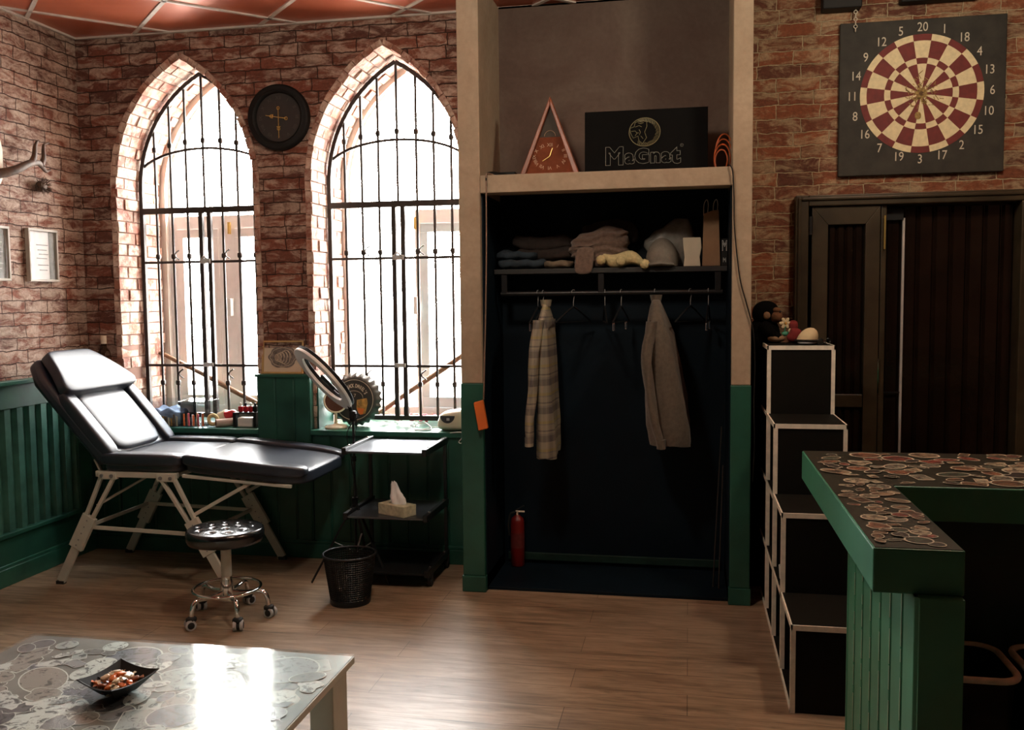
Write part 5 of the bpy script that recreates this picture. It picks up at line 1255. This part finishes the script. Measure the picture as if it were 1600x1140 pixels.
# bowl with candy
t = thing('candy_bowl', 'square flared black bowl filled with wrapped candies on the coffee table', 'bowl', (-1.655, -2.43, AZ))
cs = [Vector((-1.751, -2.486, 0)), Vector((-1.598, -2.539, 0)), Vector((-1.553, -2.369, 0)), Vector((-1.717, -2.315, 0))]
cc = sum(cs, Vector())/4
def sq(k, z, sub=6):
    P = []
    for i in range(4):
        a, b_ = cs[i], cs[(i+1) % 4]
        for j in range(sub):
            f_ = j/sub; p = cc+(a+(b_-a)*f_-cc)*k; zz = z+(.010*(abs(f_-.5)*2)**2*(k > .9)); P.append((p.x, p.y, zz))
    return P
m_ = MB(); m_.loft([sq(.42, AZ+.001), sq(.48, AZ+.006), sq(1.0, AZ+.045), sq(.955, AZ+.046), sq(.46, AZ+.011)], cap=False); m_.add(sq(.42, AZ+.001), [tuple(range(24))[::-1]]); m_.add(sq(.46, AZ+.011), [tuple(range(24))])
m_.build('bowl_body', 'black', t, smooth=35)
rnd = random.Random(5)
def candy_mesh():
    m_ = MB(); m_.rbox((0, 0, 0), (.014, .009, .006), 3, 6)
    for s in (-1, 1):
        m_.add([(s*.013, -.003, 0), (s*.013, .003, .001), (s*.026, .010, .003), (s*.027, .003, -.002), (s*.026, -.004, .003), (s*.026, -.010, -.001)], [(0,1,2,3,4,5)])
        m_.add([(s*.013, -.002, .002), (s*.013, .002, -.002), (s*.025, .008, -.005), (s*.025, -.006, -.005)], [(0,1,2,3)])
    return m_
protos = []
for i in range(4):
    o = candy_mesh().build('wrapped_candy', CANDY[i], smooth=50); protos.append(o)
e1 = (cs[1]-cs[0]); e2 = (cs[3]-cs[0]); cnt = 0; cname = ['orange', 'cream', 'brown', 'red']
for lay in range(3):
    sz = (.50, .62, .50)[lay]
    for i in range(4 if lay < 2 else 3):
        for j in range(4 if lay < 2 else 2):
            u = .5+((i+.5)/(4 if lay < 2 else 3)-.5)*sz+rnd.uniform(-.02, .02); v = .5+((j+.5)/(4 if lay < 2 else 2)-.5)*sz+rnd.uniform(-.02, .02)
            ci = rnd.choice((0, 0, 0, 1, 1, 1, 2, 3)); p = cs[0]+e1*u+e2*v
            o = protos[ci] if not protos[ci].get('used') else protos[ci].copy()
            if not protos[ci].get('used'): protos[ci]['used'] = 1
            else: COL.objects.link(o)
            o.location = (p.x, p.y, AZ+.020+lay*.0135); o.rotation_euler = (rnd.uniform(-.35, .35), rnd.uniform(-.35, .35), rnd.uniform(0, 6.28))
            tag(o, '%s wrapped candy in the black bowl on the coffee table' % cname[ci], 'candy', 'wrapped %s candies in the bowl' % cname[ci])
for o in list(bpy.data.objects):
    if 'used' in o: del o['used']

# ------------------------------------------------------------ ceiling lamps added above the frame as room fill
for i, (x_, y_, lb) in enumerate(((-.9, -1.7, 'warm round ceiling lamp added as fill over the middle of the room'), (1.15, -1.0, 'warm round ceiling lamp added as fill over the bar counter'), (-2.7, -1.9, 'round ceiling lamp added as fill above the coffee table side'))):
    t = thing('added_ceiling_lamp', lb, 'lamp', (x_, y_, H), 'added ceiling fill lamps')
    MB().lathe([(.13, H), (.14, H-.02), (.13, H-.035)], (x_, y_, 0), 36).build('base', 'black_metal', t, smooth=50)
    m_ = MB(); m_.lathe([(.115, H-.035), (.11, H-.055), (.07, H-.075), (.02, H-.08)], (x_, y_, 0), 36); m_.build('added_lamp_shade', emis('added_lamp_glow', (1, .78, .50), 6), t, smooth=80)
    lamp('added_fill_light', (x_, y_, H-.16), (60, 52, 12)[i], ((1, .87, .70), (1, .85, .64), (1, .90, .76))[i], .12)
